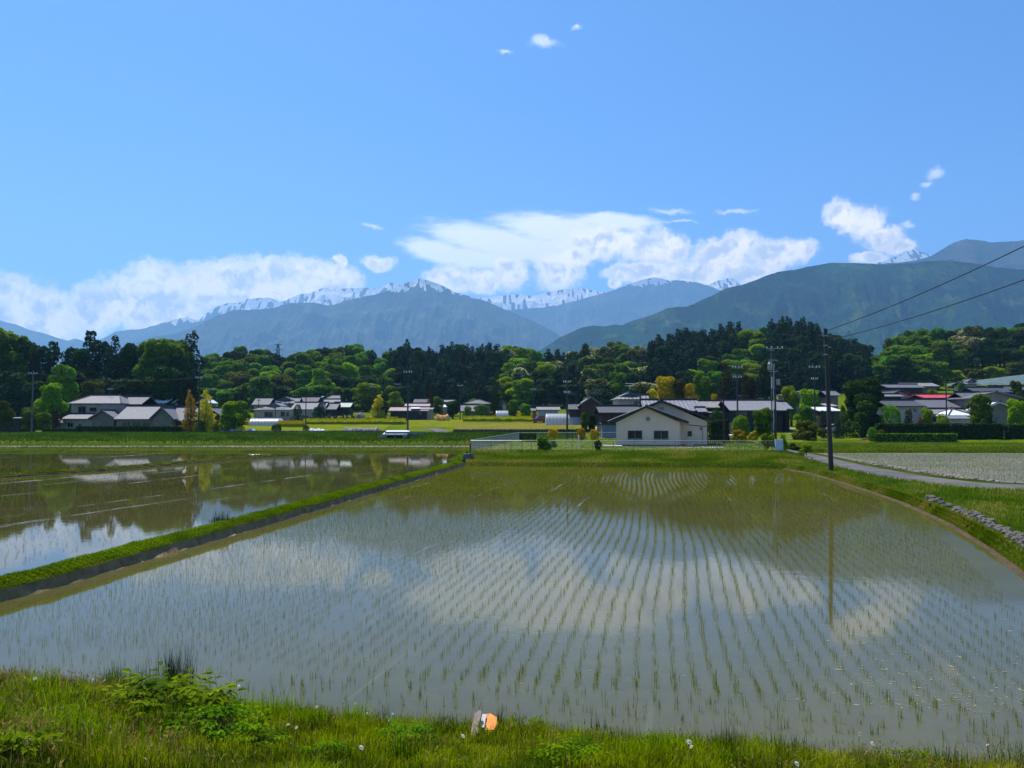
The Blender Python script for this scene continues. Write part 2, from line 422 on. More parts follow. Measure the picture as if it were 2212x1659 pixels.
def grass_obj(name, pts, h, wd, mat, seed=1, tint=None, lean=0.5, hv=0.4, kind='stuff'):
    rng = np.random.default_rng(seed); n = len(pts)
    if tint is None: tint = rng.random(n)
    V, Fq, T = blades(pts, h, wd, rng, tint, lean, hv)
    o = link(name, mesh_np(name, V, Fq, 4, T), mat)
    if kind: tag(o, kind=kind)
    return o

def patch(pts, sc, seed):           # low-frequency clumping of tint
    return np.array([noise.noise(Vector((p[0] * sc + seed, p[1] * sc, p[2] * 0.3))) for p in pts]) * 0.5 + 0.5

BLADE = leafmat('blade_green', (0.026, 0.070, 0.0003), (0.28, 0.40, 0.001), trans=0.5, var=0.0)
BLADE_DRY = leafmat('blade_bank', (0.040, 0.085, 0.0005), (0.19, 0.29, 0.001), trans=0.5, var=0.0, cpale=(0.34, 0.26, 0.05))
BLADE_TAN = leafmat('blade_dry', (0.13, 0.075, 0.010), (0.40, 0.26, 0.09), trans=0.35, var=0.0)
BANKL = leafmat('bank_weeds', (0.018, 0.045, 0.0005), (0.12, 0.19, 0.001), trans=0.4, var=0.0)
RICE = leafmat('rice_leaf', (0.07, 0.11, 0.002), (0.25, 0.31, 0.003), trans=0.4, var=0.0)

# ------------------------------------------------------------------ water of the paddies
def watermat(name, mud, mud2, ripple=0.05, rough=0.04, streak=None, far=False):
    m, t = newmat(name)
    tc = t.n('ShaderNodeTexCoord').outputs['Object']
    big = t.ramp(t.noise(tc, 0.10, 5, 0.6), 0.35, 0.65)
    sm = t.ramp(t.noise(tc, 1.6, 6, 0.65), 0.40, 0.62)
    c = t.mix(big, mud, mud2)
    c = t.mix(t.math('MULTIPLY', sm, 0.25), c, tuple(x * 0.6 for x in mud))
    rg_ = rough
    if streak:
        ang, col_, amt = streak
        rv = t.n('ShaderNodeVectorRotate', {'Vector': tc, 'Angle': math.radians(ang)}, rotation_type='Z_AXIS').outputs[0]
        st = t.noise(t.vm('MULTIPLY', rv, (1.3, 0.035, 1)), 1.0, 5, 0.62)
        sk = t.ramp(st, 0.61, 0.70, 0.0, amt)
        br = t.ramp(t.noise(t.vm('MULTIPLY', rv, (3.0, 0.6, 1)), 1.0, 4, 0.6), 0.38, 0.60)
        sk = t.math('MULTIPLY', sk, br)
        c = t.mix(sk, c, col_)
        rg_ = t.math('MULTIPLY_ADD', sk, 0.5, rough)
    bh = t.math('ADD', t.math('MULTIPLY', t.noise(tc, 2.2, 3, 0.5), 1.0), t.math('MULTIPLY', t.noise(tc, 9.0, 3, 0.55), 0.30))
    bp = t.n('ShaderNodeBump', {'Height': bh, 'Strength': 1.0, 'Distance': ripple})
    p = t.n('ShaderNodeBsdfPrincipled', {'Base Color': c, 'Roughness': rg_, 'IOR': 1.333, 'Specular IOR Level': 0.5, 'Normal': bp.outputs[0]})
    out(t, p.outputs[0]); return m

def poly_sheet(name, pts, z, mat, kind='structure', drop=None):
    me = bpy.data.meshes.new(name); me.from_pydata([(p[0], p[1], z) for p in pts], [], [tuple(range(len(pts)))]); me.update()
    if me.polygons[0].normal.z < 0: me.flip_normals()
    o = link(name, me, mat); return tag(o, kind=kind)

# main paddy outline (level 0)
DYKE_R = [G(u, v, 0.0) for u, v in [(-420, 1425), (0, 1302), (150, 1262), (330, 1207), (560, 1140), (800, 1068), (960, 1020), (1006, 1006)]]
DYKE_R = [DYKE_R[0] + (DYKE_R[0] - DYKE_R[1]) * 1.2] + DYKE_R
FAR_E = [G(u, v, 0.0) for u, v in [(1006, 1006), (1200, 1008), (1400, 1009), (1560, 1010), (1690, 1013)]]
EDGE_R = [G(u, v, 0.0) for u, v in [(1690, 1013), (1745, 1022), (1794, 1036), (1870, 1060), (1950, 1088), (2050, 1135), (2130, 1186), (2212, 1247), (2420, 1420)]]
EDGE_R += [Vector((9.6, 10.8, 0)), Vector((9.0, 8.3, 0))]
SHORE = [G(u, v, 0.0) for u, v in [(-420, 1468), (0, 1478), (230, 1492), (400, 1512), (560, 1542), (850, 1572), (1100, 1584), (1500, 1612), (1900, 1644), (2212, 1672)]]
SHORE = [SHORE[0] + (SHORE[0] - SHORE[1]) * 4] + SHORE + [Vector((9.0, 8.3, 0))]
WATER = watermat('paddy_water', (0.076, 0.070, 0.016), (0.104, 0.094, 0.030), 0.0012, 0.045, streak=(13, (0.20, 0.16, 0.075), 0.5))
poly_sheet('paddy_water', [p + Vector((0, 0, 0)) for p in DYKE_R[:-1] + FAR_E + EDGE_R[1:-1]] + SHORE[::-1][:-1] + [SHORE[0]], 0.0, WATER)

# left paddies
ZL = 0.30
def shift(line, dx, dy, z): return [Vector((p[0] + dx, p[1] + dy, z)) for p in line]
nrm = Vector((-0.972, 0.235, 0))          # across the dyke, to the left
def off(line, d, z):
    res = []
    for i, p in enumerate(line):
        t = (line[min(i + 1, len(line) - 1)] - line[max(i - 1, 0)]); t.z = 0; t.normalize()
        res.append(Vector((p[0] - t.y * d, p[1] + t.x * d, z)))
    return res
DL = off(DYKE_R, .95, ZL)
EGRET_WATER = watermat('left_paddy_water', (0.060, 0.054, 0.010), (0.085, 0.075, 0.022), 0.0008, 0.025, streak=(13, (0.25, 0.23, 0.17), 0.75))
y_fl = 90.0
poly_sheet('paddy_water', [Vector((-130, y_fl, 0)), Vector((-130, 0, 0))] + [Vector((p[0] + .25, p[1], 0)) for p in DL] + [Vector((DL[-1][0] + .4, y_fl, 0))], ZL, EGRET_WATER)
STRIP_WATER = watermat('strip_paddy_water', (0.08, 0.09, 0.025), (0.11, 0.115, 0.045), 0.003, 0.08)
poly_sheet('paddy_water', [(-130, 104.5, 0), (8.0, 104.5, 0), (8.0, 122.5, 0), (-130, 122.5, 0)], 0.42, STRIP_WATER)
poly_sheet('paddy_water', [(31.5, 87.5, 0), (110, 87.5, 0), (110, 109.5, 0), (33.0, 109.5, 0)], 0.96, STRIP_WATER)

# dyke between the paddies
DSOIL = M('dyke_soil', (0.30, 0.21, 0.11), (0.17, 0.115, 0.06), 2.5, 0.95, 0.6, spec=0.1)
dyke, dykeG = loft('bank', [off(DYKE_R, -0.10, -0.12), off(DYKE_R, 0.05, 0.02), off(DYKE_R, 0.11, 0.25)], DSOIL, 260, 3, 0.025, seed=4)
dtop, dtopG = loft('bank', [off(DYKE_R, 0.11, 0.25), off(DYKE_R, 0.22, 0.33), off(DYKE_R, 0.5, 0.40), off(DYKE_R, .72, 0.37), off(DYKE_R, .95, 0.18)], GRASS_NEAR, 260, 2, 0.02, seed=5)
# thin dyke in the left paddy
TD = [G(u, v, ZL) for u, v in [(-500, 1068), (0, 1031), (250, 1014), (430, 999), (560, 987.5), (640, 982)]]
loft('bank', [off(TD, -.35, ZL - .1), off(TD, -.28, ZL + .10), off(TD, .2, ZL + .16), off(TD, .45, ZL - .1)], SOIL, 160, 2, 0.02, seed=6)
td2, tdG = loft('bank', [off(TD, -.22, ZL + .13), off(TD, .1, ZL + .19), off(TD, .48, ZL - .05)], GRASS_NEAR, 160, 2, 0.02, seed=16)
# verge, concrete channel lip and water strip beyond
CONC = M('concrete', (0.32, 0.30, 0.26), (0.22, 0.205, 0.18), 1.5, 0.9, 0.3)
fl = lambda y, z, x0=-130, x1=7.0: [Vector((x0, y, z)), Vector((x1, y, z))]
v1, v1G = loft('verge', [fl(89.7, .2), fl(90.2, .46), fl(96, .52), fl(101.8, .50)], GRASS_NEAR, 120, 4, 0.035, seed=7)
loft('channel', [fl(101.8, .50), fl(101.9, .62), fl(102.6, .62), fl(102.7, .3)], CONC, 40, 1, 0.0)
loft('verge', [fl(102.7, .35), fl(103.2, .50), fl(104.8, .30)], GRASS_NEAR, 120, 2, 0.02, seed=8)
v3, v3G = loft('bank', [fl(122.0, .30, -130, 12), fl(123.0, .62, -130, 12), fl(129, 1.05, -130, 12), fl(134, 1.45, -130, 12), fl(137.5, 1.5, -130, 12)], GRASS_FAR, 700, 4, 0.02, seed=9)

# ------------------------------------------------------------------ yard plateau, berm, right bank, road
B_IN = [G(u, v, -.05) for u, v in [(1004, 1006), (1200, 1008), (1400, 1009), (1560, 1010), (1695, 1013)]]
B_TOP = [W(1014, 977, 78.5), W(1200, 977.5, 78.0), W(1400, 977.5, 77.4), W(1560, 977.5, 77.0), W(1696, 977.5, 76.4)]
for p in B_TOP: p.z = 0.86
BI2 = B_IN + [G(1735, 1019, -.06)]; BT2 = B_TOP + [G(1738, 987, .50)]
berm, bermG = loft('bank', [BI2, [p + Vector((0, .5, .30)) for p in BI2], [a.lerp(b, .6) + Vector((0, 0, .10)) for a, b in zip(BI2, BT2)], BT2], GRASS_NEAR, 560, 7, 0.012, seed=10, idx=True)
side_b, sideG = loft('bank', [[Vector((-6.2, 72, .1)), Vector((-5.6, 79, .25)), Vector((1.2 - 1.9, 117, .2))], [B_IN[0] + Vector((-.3, .5, .3)), B_TOP[0] + Vector((-.3, 0, 0)), Vector((1.15 - .3, 116, 1.05))]], GRASS_NEAR, 60, 3, 0.04, seed=11)
YARD = [[Vector((B_TOP[0].x - .35, B_TOP[0].y, .86)), Vector((0.85, 117, 1.10))], [Vector((B_TOP[-1].x + .3, B_TOP[-1].y, .86)), Vector((34.0, 117, 1.15))]]
GRAVELY = grassmat('yard_grass', [(0.10, 0.15, 0.015), (0.16, 0.18, 0.04), (0.06, 0.10, 0.01), (0.22, 0.19, 0.10)], 0.25, 0.3)
yard, yardG = loft('yard', YARD, GRAVELY, 60, 24, 0.012, seed=12)

ZR = 0.55
R_L = [G(u, v, ZR) for u, v in [(1700, 979), (1745, 991), (1790, 1003.5), (1850, 1019), (1900, 1029.5), (1950, 1038), (2000, 1045), (2100, 1054.5), (2212, 1060), (2420, 1066)]]
R_R = [G(u, v, ZR) for u, v in [(1722, 975), (1770, 984), (1820, 995), (1870, 1006), (1915, 1014), (1958, 1021.5), (2010, 1030), (2100, 1041), (2212, 1047.5), (2420, 1053)]]
R_L = [Vector((28.6, 93, .85)), Vector((28.7, 87, .70))] + R_L + [Vector((44, 35.8, ZR)), Vector((80, 35.8, ZR))]
R_R = [Vector((30.9, 93, .85)), Vector((31.0, 88, .70))] + R_R + [Vector((45, 39.2, ZR)), Vector((80, 39.2, ZR))]
ASPH = M('old_asphalt', (0.125, 0.115, 0.11), (0.075, 0.07, 0.07), 0.5, 0.9, 0.25, 20, stretch=(1, 1, 1))
loft('road', [R_L, R_R], ASPH, 160, 6, 0.008, seed=13)
loft('verge', [off(R_R, -0.03, ZR - .02), off(R_R, .6, ZR + .06), off(R_R, 1.5, ZR - .14)], GRASS_NEAR, 140, 2, 0.02, seed=21)
# bank between road and main paddy
EL = EDGE_R[:9]
REDM = M('reddish_mud', (0.085, 0.052, 0.025), (0.05, 0.033, 0.015), 1.5, 0.95, 0.5)
EE = EL + [Vector((9.6, 10.8, 0)), Vector((9.4, 7.0, 0))]
loft('mud_margin', [off(EE, -.10, -.05), off(EE, .04, .04), off(EE, .14, .06)], REDM, 160, 2, 0.015, seed=14)
NK = 240
kn = [0, 1, 2, 3, 4, 5, 6, 7, 8, 9, 10]; ku = [None, 1722, 1775, 1850, 1915, 1985, 2060, 2212, 2420, 'a', 'b']
RLd = resample([B_TOP[-1] + Vector((.3, 0, -.05))] + R_L[2:], 1200)
au = CX + F * RLd[:, 0] / RLd[:, 1]; ks = []
for q in ku: ks.append(0 if q is None else 1199 * .985 if q == 'b' else 1199 * .90 if q == 'a' else int(np.argmin(np.abs(au - q))))
ri = np.interp(np.linspace(0, 10, NK), kn, ks); RBL = [Vector(p) for p in np.stack([np.interp(ri, np.arange(1200), RLd[:, k]) for k in range(3)], 1)]
q0 = [Vector(p) for p in byindex(off(EE, .12, .05), NK)]; q2 = [Vector(p) for p in byindex(off(EE, .55, .36), NK)]
q3 = [a_.lerp(b_, .5) + Vector((0, 0, .03)) for a_, b_ in zip(q2, RBL)]
q4 = [b_ + (a_ - b_).normalized() * -.25 + Vector((0, 0, -.06)) for a_, b_ in zip(q3, RBL)]
rbank, rbankG = loft('bank', [q0, q2, q3, [p + Vector((0, 0, .01)) for p in RBL], q4], GRASS_NEAR, NK, 5, 0.03, seed=15, idx=True)
edge_s, edgeG = loft('bank', [q0, [a_.lerp(b_, .75) for a_, b_ in zip(q0, q2)]], GRASS_NEAR, NK, 3, 0.02, seed=25, idx=True)

# right paddy (pale mud with rows)
PALE = watermat('right_paddy_water', (0.23, 0.185, 0.115), (0.15, 0.135, 0.07), 0.004, 0.30, streak=(75, (0.30, 0.23, 0.14), 0.7))
poly_sheet('paddy_water', [Vector((29.5, 86, 0))] + [Vector((p[0] + 1.25, p[1] + .8, 0)) for p in R_R[2:-1]] + [Vector((110, 41, 0)), Vector((110, 86, 0))], ZR - .10, PALE)
fr = lambda y, z, x0=26.4, x1=110: [Vector((x0, y, z)), Vector((x1, y, z))]
rb, rbG = loft('verge', [fr(84.6, .36, 31.5), fr(85.1, .72, 31.5), fr(86.2, .96, 31.5), fr(87.2, 1.06, 31.5), fr(88.0, .85, 31.5)], GRASS_NEAR, 120, 3, 0.05, seed=17)
loft('verge', [fr(97.0, .90), fr(97.5, 1.10), fr(98.6, 1.10), fr(99.0, .90)], GRASS_NEAR, 120, 1, 0.02, seed=18)
loft('bank', [fr(108.5, .85), fr(110.0, 1.15), fr(116, 1.30), fr(123, 1.45), fr(127, 1.4)], GRASS_FAR, 120, 2, 0.04, seed=19)

# foreground bank under the photographer
S = SHORE
def inner(d, z): return [Vector((p[0] * (1 - d / max(p.length, 1)), p[1] - d, z)) for p in S]
fb, fbG = loft('foreground_bank', [[p + Vector((0, .15, -.08)) for p in S], inner(.25, .10), inner(.9, .30), inner(2.2, .58), inner(4.2, .95), inner(6.4, 1.7), inner(8.2, 2.3), inner(14, 2.4), inner(40, 2.4)],
               GRASS_NEAR, 160, 3, 0.03, seed=20, hold=False)
# ------------------------------------------------------------------ mountains
def fbm1(x, seed, oct=5, lac=2.0, gain=0.5):
    s = 0; a = 1; f = 1
    for k in range(oct): s = s + a * noise.noise(Vector((x * f + seed * 7.3, seed * 1.7 + k * 3.1, 0.5))); a *= gain; f *= lac
    return s

def vnoise(X, Y, seed):
    """value-noise on arrays, 0..1"""
    xi = np.floor(X).astype(np.int64); yi = np.floor(Y).astype(np.int64); fx = X - xi; fy = Y - yi
    fx = fx * fx * (3 - 2 * fx); fy = fy * fy * (3 - 2 * fy)
    def hsh(a, b):
        n = (a * 374761393 + b * 668265263 + seed * 974634777) & 0x7fffffff
        n = ((n ^ (n >> 13)) * 1274126177) & 0x7fffffff
        return ((n ^ (n >> 16)) & 0xffff) / 65535.0
    return (hsh(xi, yi) * (1 - fx) + hsh(xi + 1, yi) * fx) * (1 - fy) + (hsh(xi, yi + 1) * (1 - fx) + hsh(xi + 1, yi + 1) * fx) * fy

def ridged(X, Y, seed, oct=5):
    s = 0; a = 0.5; f = 1.0; tot = 0
    for k in range(oct):
        n = 1 - np.abs(2 * vnoise(X * f, Y * f, seed + k) - 1); s = s + a * n * n; tot += a; a *= 0.5; f *= 2.05
    return s / tot

def mountain(prof, D, Wd, relief, spur, mat, seed, du=1.5, nt=90, snow=None, p=1.15, jag=0.8, foot=-10.0):
    prof = sorted(prof); us = np.arange(prof[0][0], prof[-1][0], du)
    vs = np.interp(us, [a for a, b in prof], [b for a, b in prof])
    vs = vs + np.array([fbm1(u / 14.0, seed) * jag for u in us])
    xc = (us - CX) / F * D; zc = 4 + (907 - vs) * D / F
    # smooth base line of the range (spurs hang from it)
    ts = np.concatenate([-np.linspace(0.10, 0.02, 4), np.linspace(0, 1, nt) ** 1.35])
    X = np.repeat(xc[None, :], len(ts), 0); T = np.repeat(ts[:, None], len(xc), 1)
    Zc = np.repeat(zc[None, :], len(ts), 0)
    wob = (vnoise(X / (spur * 1.3), T * 3, seed + 50) - .5) * spur * 0.9
    r1 = ridged((X + wob * T * 2.5) / spur, T * Wd / spur * 0.55 + 5, seed, 5)
    r2 = ridged((X + wob * T * 2.5) / (spur * 0.28), T * Wd / spur * 3.0 + 9, seed + 20, 4)
    Tm = np.clip(np.abs(T), 0, 1)
    env = np.clip(Tm * 7, 0, 1) * np.clip((1.02 - Tm) * 2.2, 0, 1)
    base = Zc * (1 - Tm) ** p
    Z = base - env * (1 - r1) * relief - np.clip(Tm * 16, 0, 1) * np.clip((1.02 - Tm) * 3, 0, 1) * (1 - r2) * relief * 0.26
    Z = np.maximum(Z, foot)
    Y = D - Wd * T
    n = len(us); m_ = len(ts)
    i2 = (np.arange(m_ - 1)[:, None] * n + np.arange(n - 1)[None, :]).ravel()
    Fq = np.stack([i2, i2 + n, i2 + n + 1, i2 + 1], 1)
    tint = np.zeros_like(Z)
    if snow is not None:
        amt = np.interp(us, [a for a, b in snow], [b for a, b in snow])[None, :]      # depth of the snow band in pixels under the crest
        below = (Zc - Z) * F / D
        gul = ridged((X + wob * T * 2.5) / (spur * 0.13), T * Wd / spur * 0.35, seed + 77, 3)
        gul2 = vnoise(X / (spur * .05), T * 40, seed + 91)
        lim = 2.0 * amt * (.30 + 3.2 * np.clip(.78 - gul, 0, 1) ** 1.5 + (1 - r1) * .5)
        tint = np.clip((lim - below) / 3.0 + (gul2 - .5) * .9, 0, 1) * (amt > 0.5) * (T >= -0.05)
        patchy = (vnoise(X / (spur * .035), below / 16.0, seed + 5) > 0.34)
        tint = tint * np.where(patchy, 1, 0.15)
    o = link('mountains', mesh_np('mountains', np.stack([X, Y, Z], -1).reshape(-1, 3), Fq, 4, tint.ravel(), smooth=False), mat)
    return tag(o, kind='structure')

def mountmat(name, cols, scale, snowc=(0.86, 0.84, 0.82)):
    m, t = newmat(name)
    tc = t.n('ShaderNodeTexCoord').outputs['Object']
    a = t.ramp(t.noise(tc, scale, 6, 0.6), 0.40, 0.62)
    b = t.ramp(t.noise(tc, scale * 3.1, 6, 0.65), 0.50, 0.66)
    c = t.ramp(t.noise(tc, scale * 9, 5, 0.7), 0.35, 0.7)
    cc = t.mix(a, cols[0], cols[1]); cc = t.mix(t.math('MULTIPLY', b, 0.7), cc, cols[2]); cc = t.mix(t.math('MULTIPLY', c, 0.45), cc, cols[3])
    at = t.n('ShaderNodeAttribute', attribute_name='tint').outputs['Fac']
    cc = t.mix(t.ramp(at, 0.3, 0.7), cc, snowc)
    p = t.n('ShaderNodeBsdfPrincipled', {'Base Color': cc, 'Roughness': 0.95, 'Specular IOR Level': 0.05})
    bp = t.n('ShaderNodeBump', {'Height': t.noise(tc, scale * 14, 6, 0.7), 'Strength': 0.8, 'Distance': 25.0})
    t.t.links.new(bp.outputs[0], p.inputs['Normal'])
    out(t, p.outputs[0]); return m

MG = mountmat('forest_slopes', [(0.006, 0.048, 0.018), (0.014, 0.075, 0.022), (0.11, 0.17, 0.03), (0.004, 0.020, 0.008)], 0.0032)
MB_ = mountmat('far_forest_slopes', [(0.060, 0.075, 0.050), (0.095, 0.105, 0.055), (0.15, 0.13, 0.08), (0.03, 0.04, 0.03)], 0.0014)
MS = mountmat('snow_peaks', [(0.06, 0.06, 0.06), (0.09, 0.08, 0.075), (0.11, 0.10, 0.09), (0.03, 0.03, 0.035)], 0.0020)
SC1 = [(400, 716), (425, 694), (450, 668), (480, 655), (500, 653), (515, 652), (530, 645), (555, 642), (580, 641), (600, 650), (615, 647), (640, 635), (665, 632), (685, 625), (700, 619), (715, 625), (735, 621),
       (755, 622), (775, 620), (800, 621), (820, 620), (840, 608), (855, 611), (872, 618), (900, 640), (960, 660), (1005, 650), (1025, 643), (1050, 640), (1090, 637), (1121, 635), (1150, 638), (1186, 629), (1221, 624),
       (1256, 621), (1281, 626), (1306, 630), (1326, 626), (1360, 640), (1420, 660), (1480, 670), (1530, 615), (1550, 606), (1580, 599), (1592, 601), (1606, 615), (1640, 660), (1700, 690)]
mountain(SC1, 10500, 4600, 480, 800, MS, 11, du=1.0, nt=110, snow=[(395, 12), (470, 4), (500, 16), (600, 22), (700, 34), (760, 28), (860, 20), (900, 14), (1000, 10), (1060, 26), (1140, 34), (1250, 38), (1330, 14), (1360, 6), (1500, 6), (1540, 14), (1610, 14), (1640, 4)], jag=1.6)
mountain([(1800, 640), (1850, 600), (1885, 570), (1905, 564), (1920, 562), (1946, 550), (1965, 540), (1981, 536.5), (1995, 541), (2016, 547), (2040, 556), (2100, 590), (2160, 640)], 10300, 4100, 410, 690, MS, 31, du=0.8, nt=70,
         snow=[(1800, 10), (1900, 8), (1960, 26), (2000, 26), (2040, 18), (2160, 5)], jag=1.4)
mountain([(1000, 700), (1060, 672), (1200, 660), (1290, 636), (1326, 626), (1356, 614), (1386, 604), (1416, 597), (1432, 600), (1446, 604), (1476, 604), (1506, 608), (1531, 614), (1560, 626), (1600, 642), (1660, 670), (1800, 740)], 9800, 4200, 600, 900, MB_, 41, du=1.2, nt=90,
         snow=[(1000, 0), (1340, 0), (1356, 2.5), (1420, 5), (1440, 2), (1520, 0.9), (1600, 0)], jag=1.1)
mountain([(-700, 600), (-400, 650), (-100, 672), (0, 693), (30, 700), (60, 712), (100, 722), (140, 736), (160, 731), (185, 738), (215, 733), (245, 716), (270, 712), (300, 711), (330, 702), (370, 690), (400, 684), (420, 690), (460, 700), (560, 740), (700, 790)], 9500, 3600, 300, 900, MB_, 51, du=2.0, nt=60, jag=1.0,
         snow=[(-700, 0), (350, 0), (385, 5), (420, 4), (430, 0), (700, 0)])
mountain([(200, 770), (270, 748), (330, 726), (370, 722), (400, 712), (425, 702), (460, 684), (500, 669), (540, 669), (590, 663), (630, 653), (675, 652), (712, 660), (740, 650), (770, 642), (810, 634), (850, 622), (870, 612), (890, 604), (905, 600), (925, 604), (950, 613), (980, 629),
          (1020, 640), (1050, 650), (1075, 660), (1106, 674), (1156, 694), (1196, 716), (1225, 735), (1280, 765), (1340, 800)], 7000, 3900, 620, 850, MB_, 61, du=1.3, nt=110,
         snow=[(200, 0), (835, 0), (850, 3), (890, 6), (940, 7), (975, 4), (1000, 1.2), (1060, 0), (1400, 0)], jag=1.0)
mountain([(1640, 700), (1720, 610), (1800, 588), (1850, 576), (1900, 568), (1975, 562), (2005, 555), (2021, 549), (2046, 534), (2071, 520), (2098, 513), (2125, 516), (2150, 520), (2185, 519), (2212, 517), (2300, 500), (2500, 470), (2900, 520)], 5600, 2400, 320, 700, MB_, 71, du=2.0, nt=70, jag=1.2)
mountain([(1080, 800), (1130, 775), (1171, 754), (1211, 728), (1256, 707), (1281, 703), (1306, 704), (1326, 700), (1346, 701), (1376, 689), (1406, 681), (1446, 664), (1486, 661), (1516, 649), (1546, 634), (1576, 619), (1606, 614), (1646, 599), (1681, 586), (1721, 581), (1756, 572), (1796, 566),
          (1836, 565), (1876, 567), (1926, 569), (1975, 566), (2010, 562), (2060, 560), (2110, 566), (2160, 575), (2212, 580), (2400, 560), (2700, 600), (3200, 640)], 3600, 2500, 480, 560, MG, 81, du=1.5, nt=120, jag=1.3)

# ------------------------------------------------------------------ tree models
def lobes_crown(rng, kind):
    """unit tree: height 1, crown half-width 1 in x and y. Returns lobe centres and radii"""
    L = []
    if kind == 'broad':
        n = rng.integers(22, 30)
        for i in range(n):
            a = rng.uniform(0, 2 * np.pi); h = rng.uniform(0.16, 0.90); prof = math.sqrt(max(0.10, 1 - ((h - 0.45) / 0.55) ** 2))
            r = rng.uniform(0.35, 0.80) * prof * 0.72; s = rng.uniform(0.20, 0.36)
            L.append((r * math.cos(a), r * math.sin(a), h, s, s * rng.uniform(.26, .36)))
        L.append((0, 0, 0.55, 0.55, 0.32))
    elif kind == 'round':
        L.append((0, 0, 0.50, 0.93, 0.47))
        for i in range(14):
            a = rng.uniform(0, 2 * np.pi); h = rng.uniform(0.2, 0.85); r = 0.66 * math.sqrt(max(0, 1 - ((h - .5) / .5) ** 2)); L.append((r * math.cos(a), r * math.sin(a), h, 0.30, 0.15))
    elif kind == 'cedar':
        n = 24
        for i in range(n):
            h = 0.12 + 0.84 * (i / (n - 1)); w_ = (1 - h) ** 0.55 * 0.95 + 0.05
            for k in range(4 if h < .85 else 2):
                a = rng.uniform(0, 2 * np.pi); r = w_ * rng.uniform(.35, .75)
                L.append((r * math.cos(a), r * math.sin(a), h - .02 * r + rng.uniform(-.02, .02), w_ * rng.uniform(.25, .42) + .05, 0.035 + rng.uniform(0, .02)))
    elif kind == 'tiered':                     # old conifer with separate foliage pads
        for i in range(13):
            h = 0.25 + 0.72 * i / 12; w_ = (1 - (h - .2) ** 2) * 0.8
            for k in range(3):
                a = rng.uniform(0, 2 * np.pi); r = w_ * rng.uniform(.25, .75); L.append((r * math.cos(a), r * math.sin(a), h, rng.uniform(.22, .38) * (1.1 - h * .5), 0.04))
    elif kind == 'plume':                      # feathery bamboo or slim golden plumes
        for i in range(9):
            a = rng.uniform(0, 2 * np.pi); r = rng.uniform(.1, .6); hh = rng.uniform(.7, .97)
            for k in range(7):
                h = .12 + (hh - .12) * k / 6; L.append((r * math.cos(a) * (.5 + h * .7), r * math.sin(a) * (.5 + h * .7), h, .30 * (1 - .65 * h), .09))
    elif kind == 'shrub':
        for i in range(16):
            a = rng.uniform(0, 2 * np.pi); h = rng.uniform(0.12, 0.82); r = rng.uniform(0.2, .78) * math.sqrt(max(.05, 1 - h * h)); L.append((r * math.cos(a), r * math.sin(a), h, rng.uniform(.25, .38), rng.uniform(.12, .2)))
    elif kind == 'box':                        # clipped hedge block
        pass
    return np.array(L)

def crown_mesh(name, kind, seed, n, leaf, mat, aspect=1.6):
    """aspect: height over crown width of the placed tree; leaf sizes are kept round for it"""
    rng = np.random.default_rng(seed)
    if kind == 'box':
        pts = rng.uniform(-1, 1, (n, 3)); f = rng.integers(0, 5, n); nrm_ = np.zeros((n, 3))
        for k, (ax, sg) in enumerate([(0, 1), (0, -1), (1, 1), (1, -1), (2, 1)]): pts[f == k, ax] = sg; nrm_[f == k, ax] = sg
        pts = pts + rng.normal(0, .03, pts.shape); pts[:, 2] = (pts[:, 2] + 1) / 2; tn = rng.random(n)
    else:
        L = lobes_crown(rng, kind); A = L[:, 3] * (L[:, 3] + L[:, 4] * 2); pk = rng.choice(len(L), n * 2, p=A / A.sum())
        d = rng.normal(0, 1, (n * 2, 3)); d /= np.linalg.norm(d, axis=1)[:, None]; d[:, 2] = np.where(rng.random(n * 2) < .45, np.abs(d[:, 2]), d[:, 2])
        rad = L[pk][:, [3, 3, 4]] * rng.uniform(.80, 1.06, (n * 2, 1)); pts = L[pk][:, :3] + d * rad
        keep = np.ones(len(pts), bool)
        for l in L: keep &= (((pts - l[:3]) / (l[[3, 3, 4]] * .80)) ** 2).sum(1) > 1
        keep |= rng.random(len(pts)) < .10
        ltn = rng.random(len(L)); pts, d, pk = pts[keep][:n], d[keep][:n], pk[keep][:n]; n = len(pts)
        nrm_ = d / rad[keep][:n] * rad[keep][:n].mean(); tn = np.clip(ltn[pk] * .6 + rng.random(n) * .5 - .05, 0, 1)
    nn = nrm_ + rng.normal(0, .55, nrm_.shape) * np.linalg.norm(nrm_, axis=1)[:, None]; nn[:, 2] += .25
    nn *= np.array([1, 1, 1 / aspect / 1.0]); nn /= np.linalg.norm(nn, axis=1)[:, None] + 1e-9
    a = np.cross(nn, rng.normal(0, 1, nn.shape)); a /= np.linalg.norm(a, axis=1)[:, None] + 1e-9; b = np.cross(nn, a)
    s = leaf * rng.uniform(.6, 1.35, (n, 1)); sc = np.array([1, 1, .5 / aspect])
    q = np.stack([pts - a * s * sc, pts - b * s * sc * .7, pts + a * s * sc, pts + b * s * sc * .7], 1)
    return mesh_np(name, q.reshape(-1, 3), np.arange(n * 4).reshape(-1, 4), 4, np.repeat(tn, 4))

